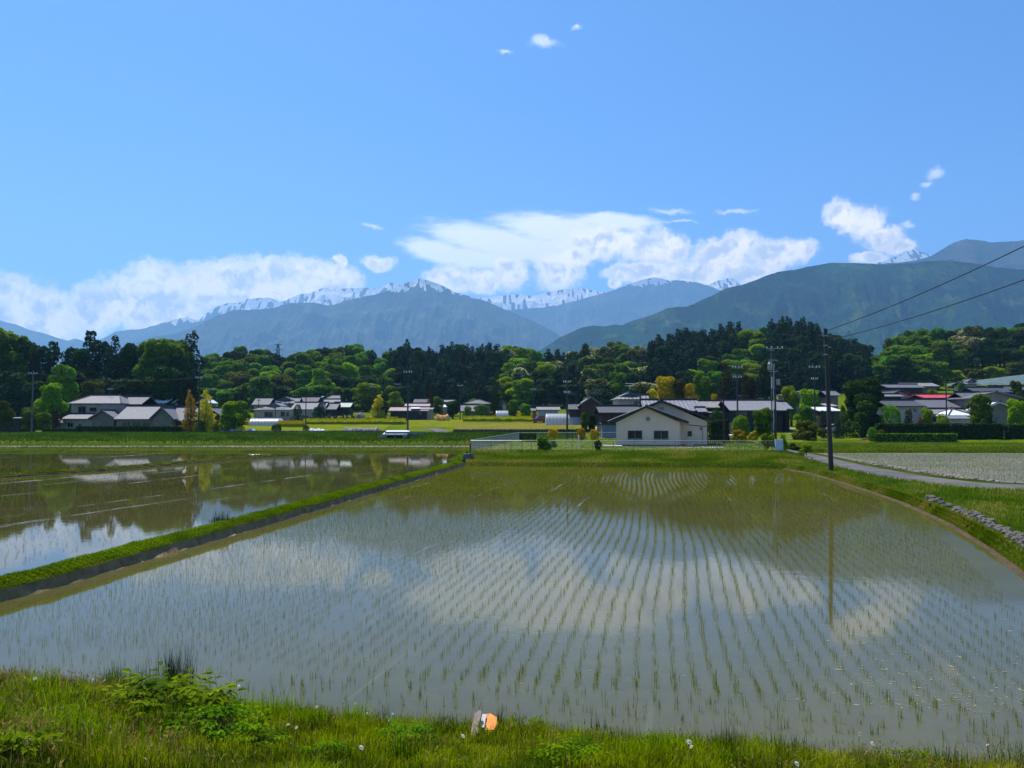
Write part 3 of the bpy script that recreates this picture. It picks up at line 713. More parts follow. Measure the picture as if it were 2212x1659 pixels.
def trunk_mesh(kind, seed):
    rnd = random.Random(seed); mb = MB()
    top = .93 if kind in ('cedar', 'tiered') else .62; r = .10 if kind != 'plume' else .05
    px, py = rnd.uniform(-.1, .1), rnd.uniform(-.1, .1)
    mb.tube([(0, 0, -.03), (px * .3, py * .3, .12), (px, py, .35), (px * 1.2, py * 1.2, top)], [r * 1.25, r, r * .75, r * .15], 7)
    for k in range(5 if kind not in ('cedar',) else 3):
        a = rnd.uniform(0, 6.28); h = rnd.uniform(.22, .45); l = rnd.uniform(.35, .6)
        mb.tube([(px * .8, py * .8, h), (px + l * .5 * math.cos(a), py + l * .5 * math.sin(a), h + .10), (px + l * math.cos(a), py + l * math.sin(a), h + .24)], [r * .5, r * .35, r * .12], 5)
    me = bpy.data.meshes.new('trunk'); me.from_pydata(mb.v, [], mb.f); me.materials.append(BARK); me.update(); return me

TRUNKS = {k: trunk_mesh(k, i) for i, k in enumerate(['broad', 'cedar', 'tiered', 'plume', 'round', 'shrub'])}
CROWNS = {}
def crown(shape, mk, var, n, leaf, aspect):
    key = (shape, mk, var, n)
    if key not in CROWNS:
        me = crown_mesh('crown', shape, hash((shape, var)) % 1000 if False else (sum(map(ord, shape)) * 7 + var * 31), n, leaf, None, aspect); me.materials.append(LEAF[mk]); CROWNS[key] = me
    return CROWNS[key]

trnd = random.Random(77)
def tree(name, loc, h, wd, shape, mk, label, cat='tree', group=None, n=2600, leaf=0.085, trunk=True, nvar=4, dy=1.0):
    o = empty(name, loc, trnd.uniform(0, 6.28), label, cat, group)
    me = crown(shape, mk, trnd.randrange(nvar), n, leaf, max(.35, h / max(wd, .1)))
    o.scale = (wd / 2, wd / 2 * dy, h)
    if shape == 'box': o.rotation_euler = (0, 0, 0)
    c = link('crown' if trunk else 'foliage', me, None, o)
    if trunk: link('trunk', TRUNKS.get(shape, TRUNKS['broad']), None, o)
    else:
        if 'stem' not in CROWNS:
            mb = MB(); mb.tube([(0, 0, -.05), (.03, .02, .3), (.02, -.03, .6)], [.07, .05, .02], 6)
            for k in range(4): a = k * 1.7; mb.tube([(.02, 0, .15), (.4 * math.cos(a), .4 * math.sin(a), .5)], [.04, .015], 5)
            me2 = bpy.data.meshes.new('stem'); me2.from_pydata(mb.v, [], mb.f); me2.materials.append(BARK); CROWNS['stem'] = me2
        link('stem', CROWNS['stem'], None, o)
    return o

def T(u, vt, vb, wpx, Y, shape, mk, name, label, cat='tree', group=None, n=5200, leaf=0.055, trunk=True, dy=1.0, ground=True):
    """a tree or shrub seen at column u between rows vt and vb, wpx wide, at distance Y; it stands on the ground"""
    p = W(u, vb, Y); x = p.x
    z = H(x, Y) if ground else p.z
    top = W(u, vt, Y).z
    return tree(name, (x, Y, z - .05), max(.4, top - z + .05), wpx / F * Y, shape, mk, label, cat, group, n, leaf, trunk, dy=dy)

ORD = ['first', 'second', 'third', 'fourth', 'fifth', 'sixth', 'seventh', 'eighth', 'ninth', 'tenth', 'eleventh', 'twelfth', 'thirteenth', 'fourteenth', 'fifteenth', 'sixteenth', 'seventeenth', 'eighteenth', 'nineteenth', 'twentieth']
def ordw(i):
    if i < 20: return ORD[i]
    tens = ['', '', 'twenty', 'thirty', 'forty', 'fifty', 'sixty', 'seventy', 'eighty', 'ninety'][(i + 1) // 10]
    r = (i + 1) % 10
    return {'twenty': 'twentieth', 'thirty': 'thirtieth', 'forty': 'fortieth', 'fifty': 'fiftieth', 'sixty': 'sixtieth', 'seventy': 'seventieth', 'eighty': 'eightieth', 'ninety': 'ninetieth'}[tens] if r == 0 else tens + '-' + ORD[r - 1]

# ------------------------------------------------------------------ the wooded hills, tree by tree
KN = {'mid': ('broadleaf_tree', 'bushy mid green tree'), 'bright': ('broadleaf_tree', 'light green tree'), 'dark': ('evergreen_tree', 'dark bushy evergreen'),
      'cedar': ('cedar_tree', 'blackish pointed cedar'), 'acacia': ('flowering_tree', 'cream blossomed tree'), 'olive': ('broadleaf_tree', 'olive green tree'), 'blue': ('broadleaf_tree', 'bluish green tree')}
def species(u, v):
    r = trnd.random()
    if u < 800: return 'mid' if r < .62 else 'olive' if r < .72 else 'bright' if r < .80 else 'dark'
    if u < 850: return 'cedar' if r < .3 else 'mid'
    if u < 1085: return ('cedar' if r < .8 else 'dark') if v > 742 or u > 930 else 'cedar'
    if u < 1180: return ('bright' if r < .35 else 'mid' if r < .8 else 'acacia') if v < 830 - (u - 1085) * .5 else 'dark'
    if u < 1270: return 'cedar' if r < .75 else 'dark' if r < .9 else 'acacia'
    if u < 1405: return 'acacia' if r < .62 else 'mid' if r < .8 else 'dark'
    if u < 1600:
        if v < 800 - (u - 1420) * .35: return 'cedar' if r < .85 else 'dark'
        return 'mid' if r < .6 else 'bright' if r < .8 else 'dark'
    if u < 1650: return ('bright' if r < .5 else 'mid') if v < 790 else 'dark'
    if u < 1888: return 'cedar' if r < .72 else 'dark'
    if u < 2040: return 'mid' if r < .7 else 'dark' if r < .85 else 'bright'
    if u < 2130: return 'acacia' if r < .38 else 'mid' if r < .8 else 'dark'
    return 'mid' if r < .5 else 'dark'

rows = [(YC + 6, 'crest', 'along the hill crest'), (337, 'upper', 'just below the hill crest'), (322, 'upper', 'high on the hill'), (307, 'middle', 'above halfway up the hill'), (292, 'middle', 'halfway up the hill'), (277, 'lower', 'low on the hill'), (262, 'foot', 'near the hill foot'), (247, 'edge', 'at the wood front edge')]
counts = {}
for ri, (Yr, rn, phrase) in enumerate(rows):
    u = 440 + trnd.uniform(0, 20); lst = []
    while u < 2300:
        Yt = Yr + trnd.uniform(-7, 7); zt = None
        x = (u - CX) / F * Yt; z = H(x, Yt); vtop = 907 - (z + 13 - 4) * F / Yt
        sp = species(u, vtop)
        skip = (u > 1890 and (rn in ('edge',) or (rn == 'foot' and u > 2050) or (rn == 'lower' and u > 2090))) or (1872 < u < 1888)
        wpx = {'cedar': 31, 'dark': 38, 'acacia': 46, 'bright': 42}.get(sp, 42) * trnd.uniform(.75, 1.25) * 300 / Yt * 1.1
        if not skip: lst.append((u, Yt, sp, wpx))
        u += wpx * (.70 if sp != 'cedar' else .62)
    for (u, Yt, sp, wpx) in lst:
        x = (u - CX) / F * Yt; z = H(x, Yt)
        if rn == 'crest': h = 4 + (907 - np.interp(u, SU, SV) + trnd.uniform(-7, 8)) * Yt / F - z
        else: h = trnd.uniform(9.5, 14.0)
        if sp == 'cedar': h *= trnd.uniform(1.0, 1.16)
        if rn == 'edge': h *= .8
        h = max(7.0, min(17 if sp != 'cedar' else 20, h))
        counts[(sp, phrase)] = counts.get((sp, phrase), 0) + 1
        nm, lab = KN[sp]
        shape = 'cedar' if sp == 'cedar' else 'broad'
        tree(nm, (x, Yt, z - .3), h, wpx / F * Yt * 1.30, shape, sp, '%s, %s of its kind from left %s' % (lab, ordw(counts[(sp, phrase)] - 1), phrase), 'tree', 'trees ' + phrase, n=5200 if shape != 'cedar' else 3600, leaf=0.062 if shape != 'cedar' else 0.075)

# tall grove behind the left farmhouse
grove = [(-60, 700, 'broad', 'mid', 90), (8, 708, 'broad', 'mid', 100), (48, 735, 'broad', 'dark', 70), (82, 742, 'broad', 'dark', 56), (112, 738, 'tiered', 'dark', 50), (140, 752, 'cedar', 'cedar', 40), (166, 748, 'broad', 'dark', 52), (190, 715, 'tiered', 'dark', 46),
         (216, 732, 'broad', 'dark', 46), (242, 722, 'cedar', 'cedar', 48), (268, 724, 'broad', 'dark', 50), (300, 722, 'broad', 'mid', 74), (338, 716, 'broad', 'mid', 88), (376, 730, 'broad', 'mid', 66), (412, 713, 'cedar', 'cedar', 58), (394, 742, 'broad', 'dark', 44)]
for i, (u, vt, shp, mk, wpx) in enumerate(grove):
    Yg = 186 + (i % 3) * 5; p = on_ground(u, Yg)
    lab = {'tiered': 'old dark conifer with separate foliage pads', 'cedar': 'tall blackish pointed conifer', 'broad': 'tall dense %s tree' % ('dark' if mk == 'dark' else 'green')}[shp]
    tree('cedar_tree' if shp == 'cedar' else 'tall_tree', (p.x, p.y, p.z - .2), W(u, vt, Yg).z - p.z, wpx / F * Yg * (1.5 if shp != 'tiered' else 1.3), shp, mk, '%s, %s from left in the grove behind the farmhouse' % (lab, ordw(i)), 'tree', 'tall grove behind the farmhouse', n=7000, leaf=0.06)
for i, (u, vt, wpx, mk) in enumerate([(-30, 800, 80, 'dark'), (30, 800, 76, 'dark'), (75, 812, 60, 'dark'), (150, 800, 90, 'dark'), (215, 800, 74, 'cedar'), (260, 806, 70, 'dark'), (310, 800, 70, 'dark'), (360, 790, 76, 'dark'), (404, 800, 50, 'cedar')]):
    p = on_ground(u, 178 + (i % 2) * 3)
    tree('evergreen_tree', (p.x, p.y, p.z - .2), W(u, vt, p.y).z - p.z, wpx / F * p.y * 1.25, 'broad', mk, 'shaded dark understorey tree, %s from the left in front of the tall grove' % ordw(i), 'tree', 'understorey trees of the grove', n=4200, leaf=0.07)

# ------------------------------------------------------------------ garden trees and shrubs
T(110, 826, 930, 76, 150, 'broad', 'bright', 'broadleaf_tree', 'yellow-green round tree left of the two-storey farmhouse')
T(132, 787, 915, 84, 163, 'broad', 'mid', 'broadleaf_tree', 'taller green tree directly behind the yellow-green round tree')
T(66, 874, 934, 52, 146, 'broad', 'mid', 'broadleaf_tree', 'low green tree beside the pole at the left field edge')
T(92, 890, 934, 46, 144, 'shrub', 'mid', 'garden_shrub', 'leafy shrub in front of the yellow-green round tree', 'shrub', trunk=False)
T(200, 822, 900, 80, 172, 'broad', 'olive', 'broadleaf_tree', 'olive brown domed tree behind the farmhouse roof')
T(6, 866, 930, 56, 150, 'broad', 'olive', 'broadleaf_tree', 'olive tree cut by the left edge of the view')
T(117, 888, 918, 32, 149, 'shrub', 'red', 'garden_shrub', 'reddish brown shrub by the farmhouse porch', 'shrub', trunk=False)
T(410, 842, 934, 40, 147, 'cedar', 'gold', 'golden_tree', 'slim golden plume beside the farmhouse, left one of the pair', group='golden plumes by the farmhouse')
T(443, 842, 936, 52, 146, 'cedar', 'gold', 'golden_tree', 'slim taller golden plume in front of the brown gable', group='golden plumes by the farmhouse')
T(434, 905, 936, 34, 143, 'shrub', 'mid', 'garden_shrub', 'green shrub at the foot of the golden plumes', 'shrub', trunk=False)
T(468, 908, 930, 24, 143.5, 'shrub', 'bright', 'garden_shrub', 'small light green shrub left of the bright lone tree', 'shrub', trunk=False)
T(505, 866, 932, 80, 143.5, 'broad', 'bright', 'broadleaf_tree', 'vivid yellow-green lone tree at the field edge left of the greenhouse')
T(497, 858, 890, 16, 180, 'broad', 'olive', 'broadleaf_tree', 'small pale tree between the farmhouse and grey roofs')
T(643, 872, 900, 18, 186, 'round', 'dark', 'clipped_tree', 'clipped dark round tree beside the grey roofed house')
T(689, 878, 900, 40, 187, 'broad', 'dark', 'pine_tree', 'spreading dark pine above the gravestones')
T(741, 855, 884, 24, 210, 'broad', 'dark', 'broadleaf_tree', 'dark tree between the pale green roof and the cream gable')
T(530, 866, 895, 26, 188, 'shrub', 'dark', 'garden_shrub', 'dark shrub behind the lone tree near the grey roofs', 'shrub', trunk=False)
T(597, 916, 934, 22, 143.5, 'round', 'dark', 'round_bush', 'dark round bush just right of the small greenhouse', 'bush', trunk=False)
T(661, 918, 933, 16, 143.5, 'round', 'dark', 'round_bush', 'dark round bush beside the white sheeted heap', 'bush', trunk=False)
T(818, 853, 900, 40, 196, 'cedar', 'gold', 'golden_tree', 'golden slim tree left of the long farm shed')
T(829, 862, 898, 24, 197, 'broad', 'dark', 'evergreen_tree', 'dark tree between the golden tree and the farm shed')
T(853, 846, 890, 50, 205, 'broad', 'bright', 'broadleaf_tree', 'bright yellow-green tree behind the long farm shed')
T(874, 896, 904, 12, 190, 'shrub', 'dark', 'garden_shrub', 'little dark bush in the meadow by the tall thin pole', 'bush', trunk=False)
T(931, 828, 880, 24, 222, 'cedar', 'brown', 'cedar_tree', 'brownish conifer behind the pinkish shed roofs')
T(946, 852, 897, 34, 204, 'broad', 'mid', 'broadleaf_tree', 'dull green tree right of the pinkish shed')
T(978, 862, 899, 44, 202, 'broad', 'dark', 'evergreen_tree', 'broad dark tree left of the hipped house')
T(1010, 877, 899, 24, 199, 'shrub', 'mid', 'garden_shrub', 'green shrub in front of the hipped house', 'shrub', trunk=False)
T(1040, 872, 899, 38, 199, 'shrub', 'mid', 'garden_shrub', 'dull green bushes right of the hipped house', 'shrub', trunk=False)
T(1021, 857, 880, 26, 212, 'broad', 'bright', 'broadleaf_tree', 'light green tree peeping over the hipped roof')
T(1072, 800, 899, 32, 203, 'cedar', 'cedar', 'cedar_tree', 'tall dark conifer standing alone left of the small silver hut')
T(1107, 864, 902, 34, 196, 'broad', 'mid', 'broadleaf_tree', 'green tree right of the small silver hut, nearer the hut')
T(1135, 868, 902, 34, 196, 'broad', 'mid', 'broadleaf_tree', 'green tree right of the small silver hut, nearer the thin pole')
T(1246, 848, 895, 14, 176, 'cedar', 'cedar', 'cedar_tree', 'slim dark conifer left of the brown barn')
T(1230, 862, 895, 18, 178, 'cedar', 'brown', 'cedar_tree', 'small brownish conifer beside the slim dark conifer')
T(1328, 856, 885, 14, 160, 'round', 'olive', 'round_bush', 'small olive bush between the brown barn and two-storey house', 'bush', trunk=False)
T(1262, 890, 926, 22, 136, 'broad', 'mid', 'broadleaf_tree', 'thin green tree at the end of the long greenhouse')
T(1280, 889, 924, 24, 135, 'broad', 'dark', 'broadleaf_tree', 'dark small tree left of the blue grey house wall')
T(1296, 900, 925, 16, 136, 'shrub', 'red', 'garden_shrub', 'reddish shrub against the blue grey house wall', 'shrub', trunk=False)
T(1408, 838, 880, 44, 150, 'broad', 'gold', 'bamboo', 'golden bamboo clump, leftmost above the ribbed roof', 'bamboo', 'golden bamboo above the ribbed roof')
T(1390, 832, 880, 40, 151, 'broad', 'olive', 'bamboo', 'olive bamboo clump at the left end above the ribbed roof', 'bamboo', 'golden bamboo above the ribbed roof')
T(1438, 812, 880, 66, 154, 'broad', 'gold', 'bamboo', 'tallest golden bamboo clump above the ribbed roof', 'bamboo', 'golden bamboo above the ribbed roof')
T(1468, 818, 880, 38, 153, 'broad', 'olive', 'bamboo', 'greenish bamboo clump in the middle of the golden bamboo', 'bamboo', 'golden bamboo above the ribbed roof')
T(1490, 828, 880, 52, 152, 'broad', 'gold', 'bamboo', 'golden bamboo clump right of the greenish bamboo', 'bamboo', 'golden bamboo above the ribbed roof')
T(1543, 850, 880, 22, 153, 'broad', 'gold', 'golden_tree', 'small golden tree above the weathered low roof')
T(1515, 802, 880, 66, 165, 'broad', 'mid', 'broadleaf_tree', 'rich green tree behind the golden bamboo')
T(1568, 782, 880, 48, 168, 'cedar', 'brown', 'cedar_tree', 'brown-black conifer right of the rich green tree')
T(1618, 804, 880, 54, 166, 'broad', 'brown', 'broadleaf_tree', 'dull brownish tree between two poles')
T(1655, 770, 880, 60, 172, 'cedar', 'cedar', 'cedar_tree', 'tall black conifer behind the pole with transformers')
T(1709, 826, 885, 50, 150, 'broad', 'bright', 'broadleaf_tree', 'light green tree between the long tiled roof and the lamp pole')
T(1748, 840, 890, 66, 146, 'broad', 'bright', 'broadleaf_tree', 'wide light green tree behind the thin lamp pole')
T(1740, 876, 915, 56, 134, 'broad', 'mid', 'broadleaf_tree', 'low spreading tree in front of the wide light green tree')
T(1744, 908, 943, 72, 112, 'shrub', 'olive', 'garden_shrub', 'broad yellowish azalea mound in the garden beside the tall bare pole', 'shrub', trunk=False)
T(1778, 886, 932, 26, 116, 'cedar', 'blue', 'garden_conifer', 'blue-green conifer just left of the tall bare pole', 'conifer')
T(1809, 892, 934, 26, 116, 'cedar', 'blue', 'garden_conifer', 'blue-green conifer just right of the tall bare pole', 'conifer')
T(1822, 868, 912, 22, 126, 'broad', 'bright', 'broadleaf_tree', 'slim light green tree against the big dark round tree')
T(1863, 802, 932, 116, 122, 'broad', 'dark', 'evergreen_tree', 'huge dark round evergreen right of the tall bare pole', n=11000, leaf=0.042)
T(1868, 846, 934, 96, 118, 'shrub', 'dark', 'garden_shrub', 'dark undergrowth beneath the huge round evergreen', 'shrub', trunk=False)
T(1925, 872, 926, 42, 116, 'round', 'mid', 'clipped_tree', 'domed clipped tree right of the huge dark evergreen')
T(1884, 922, 943, 20, 110, 'round', 'mid', 'clipped_bush', 'clipped ball bush in front of the huge dark evergreen, left of two', 'bush', 'clipped ball bushes', trunk=False)
T(1904, 927, 943, 18, 110, 'round', 'olive', 'clipped_bush', 'smaller clipped ball bush in front of the huge dark evergreen', 'bush', 'clipped ball bushes', trunk=False)
T(1962, 884, 922, 28, 118, 'shrub', 'dark', 'garden_shrub', 'dark shrub behind the hedge right of the clipped dome', 'shrub', trunk=False)
T(1991, 902, 922, 20, 117.5, 'shrub', 'red', 'garden_shrub', 'red-leaved shrub behind the long hedge', 'shrub', trunk=False)
T(2002, 874, 922, 32, 119, 'broad', 'bright', 'broadleaf_tree', 'light leafy small tree in front of the white farmhouse wall')
T(2037, 892, 926, 28, 117, 'round', 'bright', 'clipped_tree', 'yellow-green domed bush before the porch')
T(2118, 851, 934, 70, 116, 'broad', 'mid', 'broadleaf_tree', 'full green tree in front of the gabled house')
T(2132, 892, 934, 44, 114, 'shrub', 'dark', 'garden_shrub', 'dark shrub below the full green tree', 'shrub', trunk=False)
T(2196, 852, 932, 50, 116, 'broad', 'bright', 'broadleaf_tree', 'light green tree at the right edge before the gabled house')
T(2012, 836, 866, 34, 165, 'broad', 'bright', 'broadleaf_tree', 'light green tree behind the red roof')
T(2078, 825, 852, 26, 190, 'broad', 'mid', 'broadleaf_tree', 'green tree below the small white house on the slope')
T(2196, 822, 856, 34, 185, 'broad', 'olive', 'broadleaf_tree', 'brownish tree at the right edge below the blue netting')
for i, (u, vt, wpx) in enumerate([(2060, 800, 60), (2105, 792, 60), (2150, 788, 60), (2195, 782, 60), (2245, 778, 60)]):
    T(u, vt, 815, wpx, 262 + i, 'broad', 'olive' if i % 2 else 'bright', 'orchard_tree', 'yellow-green orchard tree, %s from the left above the blue netting' % ORD[i], group='orchard trees above the blue netting', n=3000, leaf=.075)
# right of the white building and in its yard
T(1600, 896, 936, 42, 104, 'round', 'mid', 'clipped_tree', 'dark green round tree between the white building and the transformer pole')
T(1647, 873, 936, 54, 106, 'broad', 'mid', 'broadleaf_tree', 'umbrella shaped tree just left of the transformer pole')
T(1594, 927, 951, 34, 93, 'shrub', 'gold', 'azalea_bush', 'yellow-topped azalea bush right of the white building, left of two', 'bush', 'yellow azalea bushes', trunk=False, ground=False)
T(1628, 930, 951, 28, 93, 'shrub', 'gold', 'azalea_bush', 'yellow-topped azalea bush nearer the transformer pole', 'bush', 'yellow azalea bushes', trunk=False, ground=False)
for i, (u, vt, vb, wp) in enumerate([(1652, 936, 968, 24), (1668, 938, 966, 22), (1693, 938, 978, 20)]):
    T(u, vt, vb, wp, 77.5, 'shrub', 'bright', 'climbing_plant', ['vivid green creeper on the fence below the transformer pole', 'vivid green creeper beside the white fence post', 'vivid green bush at the fence end by the road'][i], 'plant', trunk=False, ground=False)
T(1195, 925, 949, 24, 91, 'round', 'gold', 'clipped_bush', 'golden clipped ball bush, leftmost of the three in the yard', 'bush', 'golden ball bushes in the yard', trunk=False, ground=False)
T(1255, 923, 952, 20, 89, 'round', 'gold', 'clipped_bush', 'golden clipped upright bush, middle of the three in the yard', 'bush', 'golden ball bushes in the yard', trunk=False, ground=False)
T(1284, 927, 952, 22, 89, 'round', 'gold', 'clipped_bush', 'golden clipped ball bush nearest the white building', 'bush', 'golden ball bushes in the yard', trunk=False, ground=False)
T(1172, 944, 976, 40, 78.6, 'shrub', 'mid', 'leafy_bush', 'sprawling leafy bush growing through the front fence', 'bush', trunk=False, ground=False)
T(1192, 945, 966, 26, 79, 'shrub', 'bright', 'leafy_bush', 'lighter leafy shoots beside the sprawling bush at the fence', 'bush', trunk=False, ground=False)
T(1292, 950, 975, 20, 78, 'shrub', 'dark', 'leafy_bush', 'compact dark bush at the front fence', 'bush', trunk=False, ground=False)
T(1140, 936, 953, 34, 106, 'box', 'dark', 'low_hedge', 'dark low hedge in the far corner of the yard', 'hedge', trunk=False, ground=False, dy=.3)
T(1547, 884, 912, 36, 108, 'round', 'dark', 'clipped_tree', 'dark clipped tree just behind the white building')
T(1742, 957, 981, 34, 74, 'shrub', 'bright', 'verge_bush', 'bright bush on the far verge of the road', 'bush', trunk=False, ground=False)
T(1712, 956, 970, 24, 79, 'shrub', 'mid', 'verge_bush', 'dull green bush where the road passes the fence end', 'bush', trunk=False, ground=False)

# hedges
HEDGEG = 'clipped hedges'
def hedge(u0, u1, vt, vb, Y, mk, label, dep=1.2, ground=True):
    c = W((u0 + u1) / 2, vb, Y); z = H(c.x, Y) if ground else c.z; wd = (u1 - u0) / F * Y; h = W(u0, vt, Y).z - z
    n = int(min(26000, 60 * (wd * h + wd * dep) / .04 * .11)) + 600
    me = crown_mesh('foliage', 'box', int(u0) + 5, n, 1.0, None, 1.0)
    # rescale the unit leaf offsets to real leaves
    co = np.empty(len(me.vertices) * 3, dtype=np.float32); me.vertices.foreach_get('co', co); q = co.reshape(-1, 4, 3)
    ctr = q.mean(1, keepdims=True); offs = (q - ctr); offs[:, :, 2] *= 2; offs *= .13
    q = ctr * np.array([wd / 2, dep / 2, h]) + offs; me.vertices.foreach_set('co', q.astype(np.float32).ravel()); me.materials.append(LEAF[mk]); me.update()
    o = empty('hedge', (c.x, Y, z), 0, label, 'hedge', HEDGEG)
    link('foliage', me, None, o)
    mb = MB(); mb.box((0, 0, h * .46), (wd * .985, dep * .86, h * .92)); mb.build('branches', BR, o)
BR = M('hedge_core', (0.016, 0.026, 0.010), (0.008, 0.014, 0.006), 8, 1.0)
hedge(172, 385, 921, 937, 141.5, 'dark', 'long dark clipped hedge in front of the left farmhouse')
hedge(98, 168, 926, 937, 141, 'dark', 'short dark hedge between the field pole and the porch')
hedge(1898, 2157, 916, 934, 113, 'dark', 'long dark hedge in front of the houses at the right')
hedge(2178, 2260, 918, 934, 113, 'dark', 'dark hedge at the right edge past the gabled house')
hedge(1534, 1572, 908, 925, 106, 'dark', 'dark hedge behind the fence right of the white building')
hedge(1895, 2060, 937, 945, 109.5, 'mid', 'low green hedge along the garden edge below the long hedge', 0.8)

# ------------------------------------------------------------------ rice seedlings
rg = np.random.default_rng(12)
def inside(px, py, poly):
    res = np.zeros(len(px), bool); j = len(poly) - 1
    for i in range(len(poly)):
        xi, yi, xj, yj = poly[i][0], poly[i][1], poly[j][0], poly[j][1]
        c = ((yi > py) != (yj > py)) & (px < (xj - xi) * (py - yi) / (yj - yi + 1e-12) + xi); res ^= c; j = i
    return res

def rows_in(poly, ang, gap, step, wig=0.12, seed=0, keep=0.95):
    r = np.random.default_rng(seed); d = np.array([math.sin(ang), math.cos(ang)]); e = np.array([d[1], -d[0]])
    P_ = np.array([(p[0], p[1]) for p in poly]); t = P_ @ d; s = P_ @ e
    S_ = np.arange(s.min(), s.max(), gap); Tt = np.arange(t.min(), t.max(), step); S2, T2 = np.meshgrid(S_, Tt, indexing='ij')
    ph = r.uniform(0, 6, 3)
    # the planting machine wanders: neighbouring rows bend together in fours
    S3 = S2 + wig * (np.sin(T2 / 6.5 + ph[0] + S2 * .10) + .6 * np.sin(T2 / 3.1 + ph[1] + S2 * .25)) + .0016 * (T2 - 25) ** 2 * np.sign(40 - T2) * .15 + r.normal(0, .02, S2.shape)
    T3 = T2 + r.normal(0, step * .18, S2.shape)
    X_ = S3 * e[0] + T3 * d[0]; Y_ = S3 * e[1] + T3 * d[1]
    k = (r.random(S2.shape) < keep) & inside(X_.ravel(), Y_.ravel(), P_).reshape(S2.shape)
    return np.stack([X_[k], Y_[k]], 1)

def clumps(name, xy, z, h, wd, nb, seed, mat=RICE, spread=.022, kind='stuff'):
    r = np.random.default_rng(seed); n = len(xy); p = np.repeat(np.column_stack([xy, np.full(n, z)]), nb, 0); p[:, :2] += r.normal(0, spread, (n * nb, 2))
    sz = np.repeat(r.uniform(.75, 1.25, n), nb); hh = h * sz
    V, Fq, Tn = blades(p, hh, np.full(len(p), wd) if np.ndim(wd) == 0 else np.repeat(wd, nb), r, np.clip(np.repeat(r.random(n), nb) * .6 + r.random(n * nb) * .4, 0, 1), lean=.5)
    o = link(name, mesh_np(name, V, Fq, 4, Tn), mat)
    if kind: tag(o, kind=kind)
    return o

inner_poly = off(DYKE_R[:-1], -.4, 0) + [Vector((p[0], p[1] - 1.0, 0)) for p in FAR_E] + off(EDGE_R[1:-1], -.9, 0) + [Vector((p[0], p[1] + 1.9, 0)) for p in SHORE[::-1]]
RA = math.radians(10.6)
xy = rows_in(inner_poly, RA, 0.30, 0.12, 0.11, 1, .95)
xy = xy[(vnoise(xy[:, 0] / .9, xy[:, 1] / 2.2, 5) > .10) | (rg.random(len(xy)) < .3)]
xy = xy[xy[:, 0] > -46]
# two headland rows along the near bank
hd = []
for k, o_ in enumerate((.85, 1.2, 1.55)):
    L_ = resample([Vector((p[0], p[1] + o_, 0)) for p in SHORE if -30 < p[0]], 260); hd.append(L_[:, :2] + rg.normal(0, .05, (len(L_), 2)))
hd = np.concatenate(hd); hd = hd[rg.random(len(hd)) < .6]
xy = np.concatenate([xy, hd]); dist = np.hypot(xy[:, 0], xy[:, 1])
inview = (np.abs(xy[:, 0]) < xy[:, 1] * .66)
idx = np.argsort(np.where(inview, dist, 1e9)); first = idx[:300]; rest = np.ones(len(xy), bool); rest[first] = False
r2 = xy[rest]; d2 = np.hypot(r2[:, 0], r2[:, 1])
near_ = d2 < 26; midd = (d2 >= 26) & (d2 < 42); far_ = d2 >= 42
def multi(name, parts_, mat):
    Vs, Fs, Ts, b = [], [], [], 0
    for (xy_, z_, h_, w_, nb_, sd_) in parts_:
        r = np.random.default_rng(sd_); n = len(xy_); p = np.repeat(np.column_stack([xy_, np.full(n, z_)]), nb_, 0); p[:, :2] += r.normal(0, .024, (n * nb_, 2))
        hh = h_ * np.repeat(r.uniform(.7, 1.25, n), nb_)
        V, Fq, Tn = blades(p, hh, np.full(len(p), w_), r, np.clip(np.repeat(r.random(n), nb_) * .6 + r.random(n * nb_) * .4, 0, 1), lean=.55)
        Vs.append(V); Fs.append(Fq + b); Ts.append(Tn); b += len(V)
    o = link(name, mesh_np(name, np.concatenate(Vs), np.concatenate(Fs), 4, np.concatenate(Ts)), mat); return tag(o, kind='stuff')
multi('rice_seedlings', [(r2[near_], -.01, .11, .0048, 4, 5), (r2[midd], -.01, .105, .008, 3, 6), (r2[far_], -.01, .115, .017, 3, 7)], RICE)
sm_ = []
for k in range(8):
    r = np.random.default_rng(100 + k); nb = 5 + k % 3
    V, Fq, Tn = blades(r.normal(0, .018, (nb, 3)) * np.array([1, 1, 0]) + np.array([0, 0, -.01]), .13 * r.uniform(.8, 1.2), np.full(nb, .0065), r, r.random(nb), lean=.55)
    me = mesh_np('rice_seedling', V, Fq, 4, Tn); me.materials.append(RICE); sm_.append(me)
ords = {}
for q, i in enumerate(first):
    o = link('rice_seedling', sm_[q % 8], None, None, (xy[i][0], xy[i][1], 0)); o.rotation_euler = (0, 0, q * 1.7)
    tag(o, 'thin green rice seedling standing in the shallow water nearest the foreground bank', 'seedling', 'rice seedlings nearest the foreground bank')
# left paddies, right paddy
lp = [Vector((-60, 88.5, 0)), Vector((-60, 17, 0))] + off(DL, .9, 0) ; lp.append(Vector((DL[-1].x - 1.0, 88.5, 0)))
xl = rows_in(lp, math.radians(-77 + 90), 0.30, 0.30, 0.10, 4, .7); dl_ = np.hypot(xl[:, 0], xl[:, 1])
xl = xl[np.abs(xl[:, 0]) < xl[:, 1] * .75 + 6]; dl_ = np.hypot(xl[:, 0], xl[:, 1])
multi('rice_seedlings', [(xl[dl_ < 40], ZL - .01, .085, .007, 3, 8), (xl[dl_ >= 40], ZL - .01, .09, .012, 2, 9)], RICE)
rp = [Vector((31, 83, 0))] + [Vector((p[0] + 2.6, p[1] + 2.6, 0)) for p in R_R[2:-1]] + [Vector((78, 44, 0)), Vector((78, 83, 0))]
xr = rows_in(rp, math.radians(14), 0.30, 0.24, 0.08, 6, .85)
sr = []
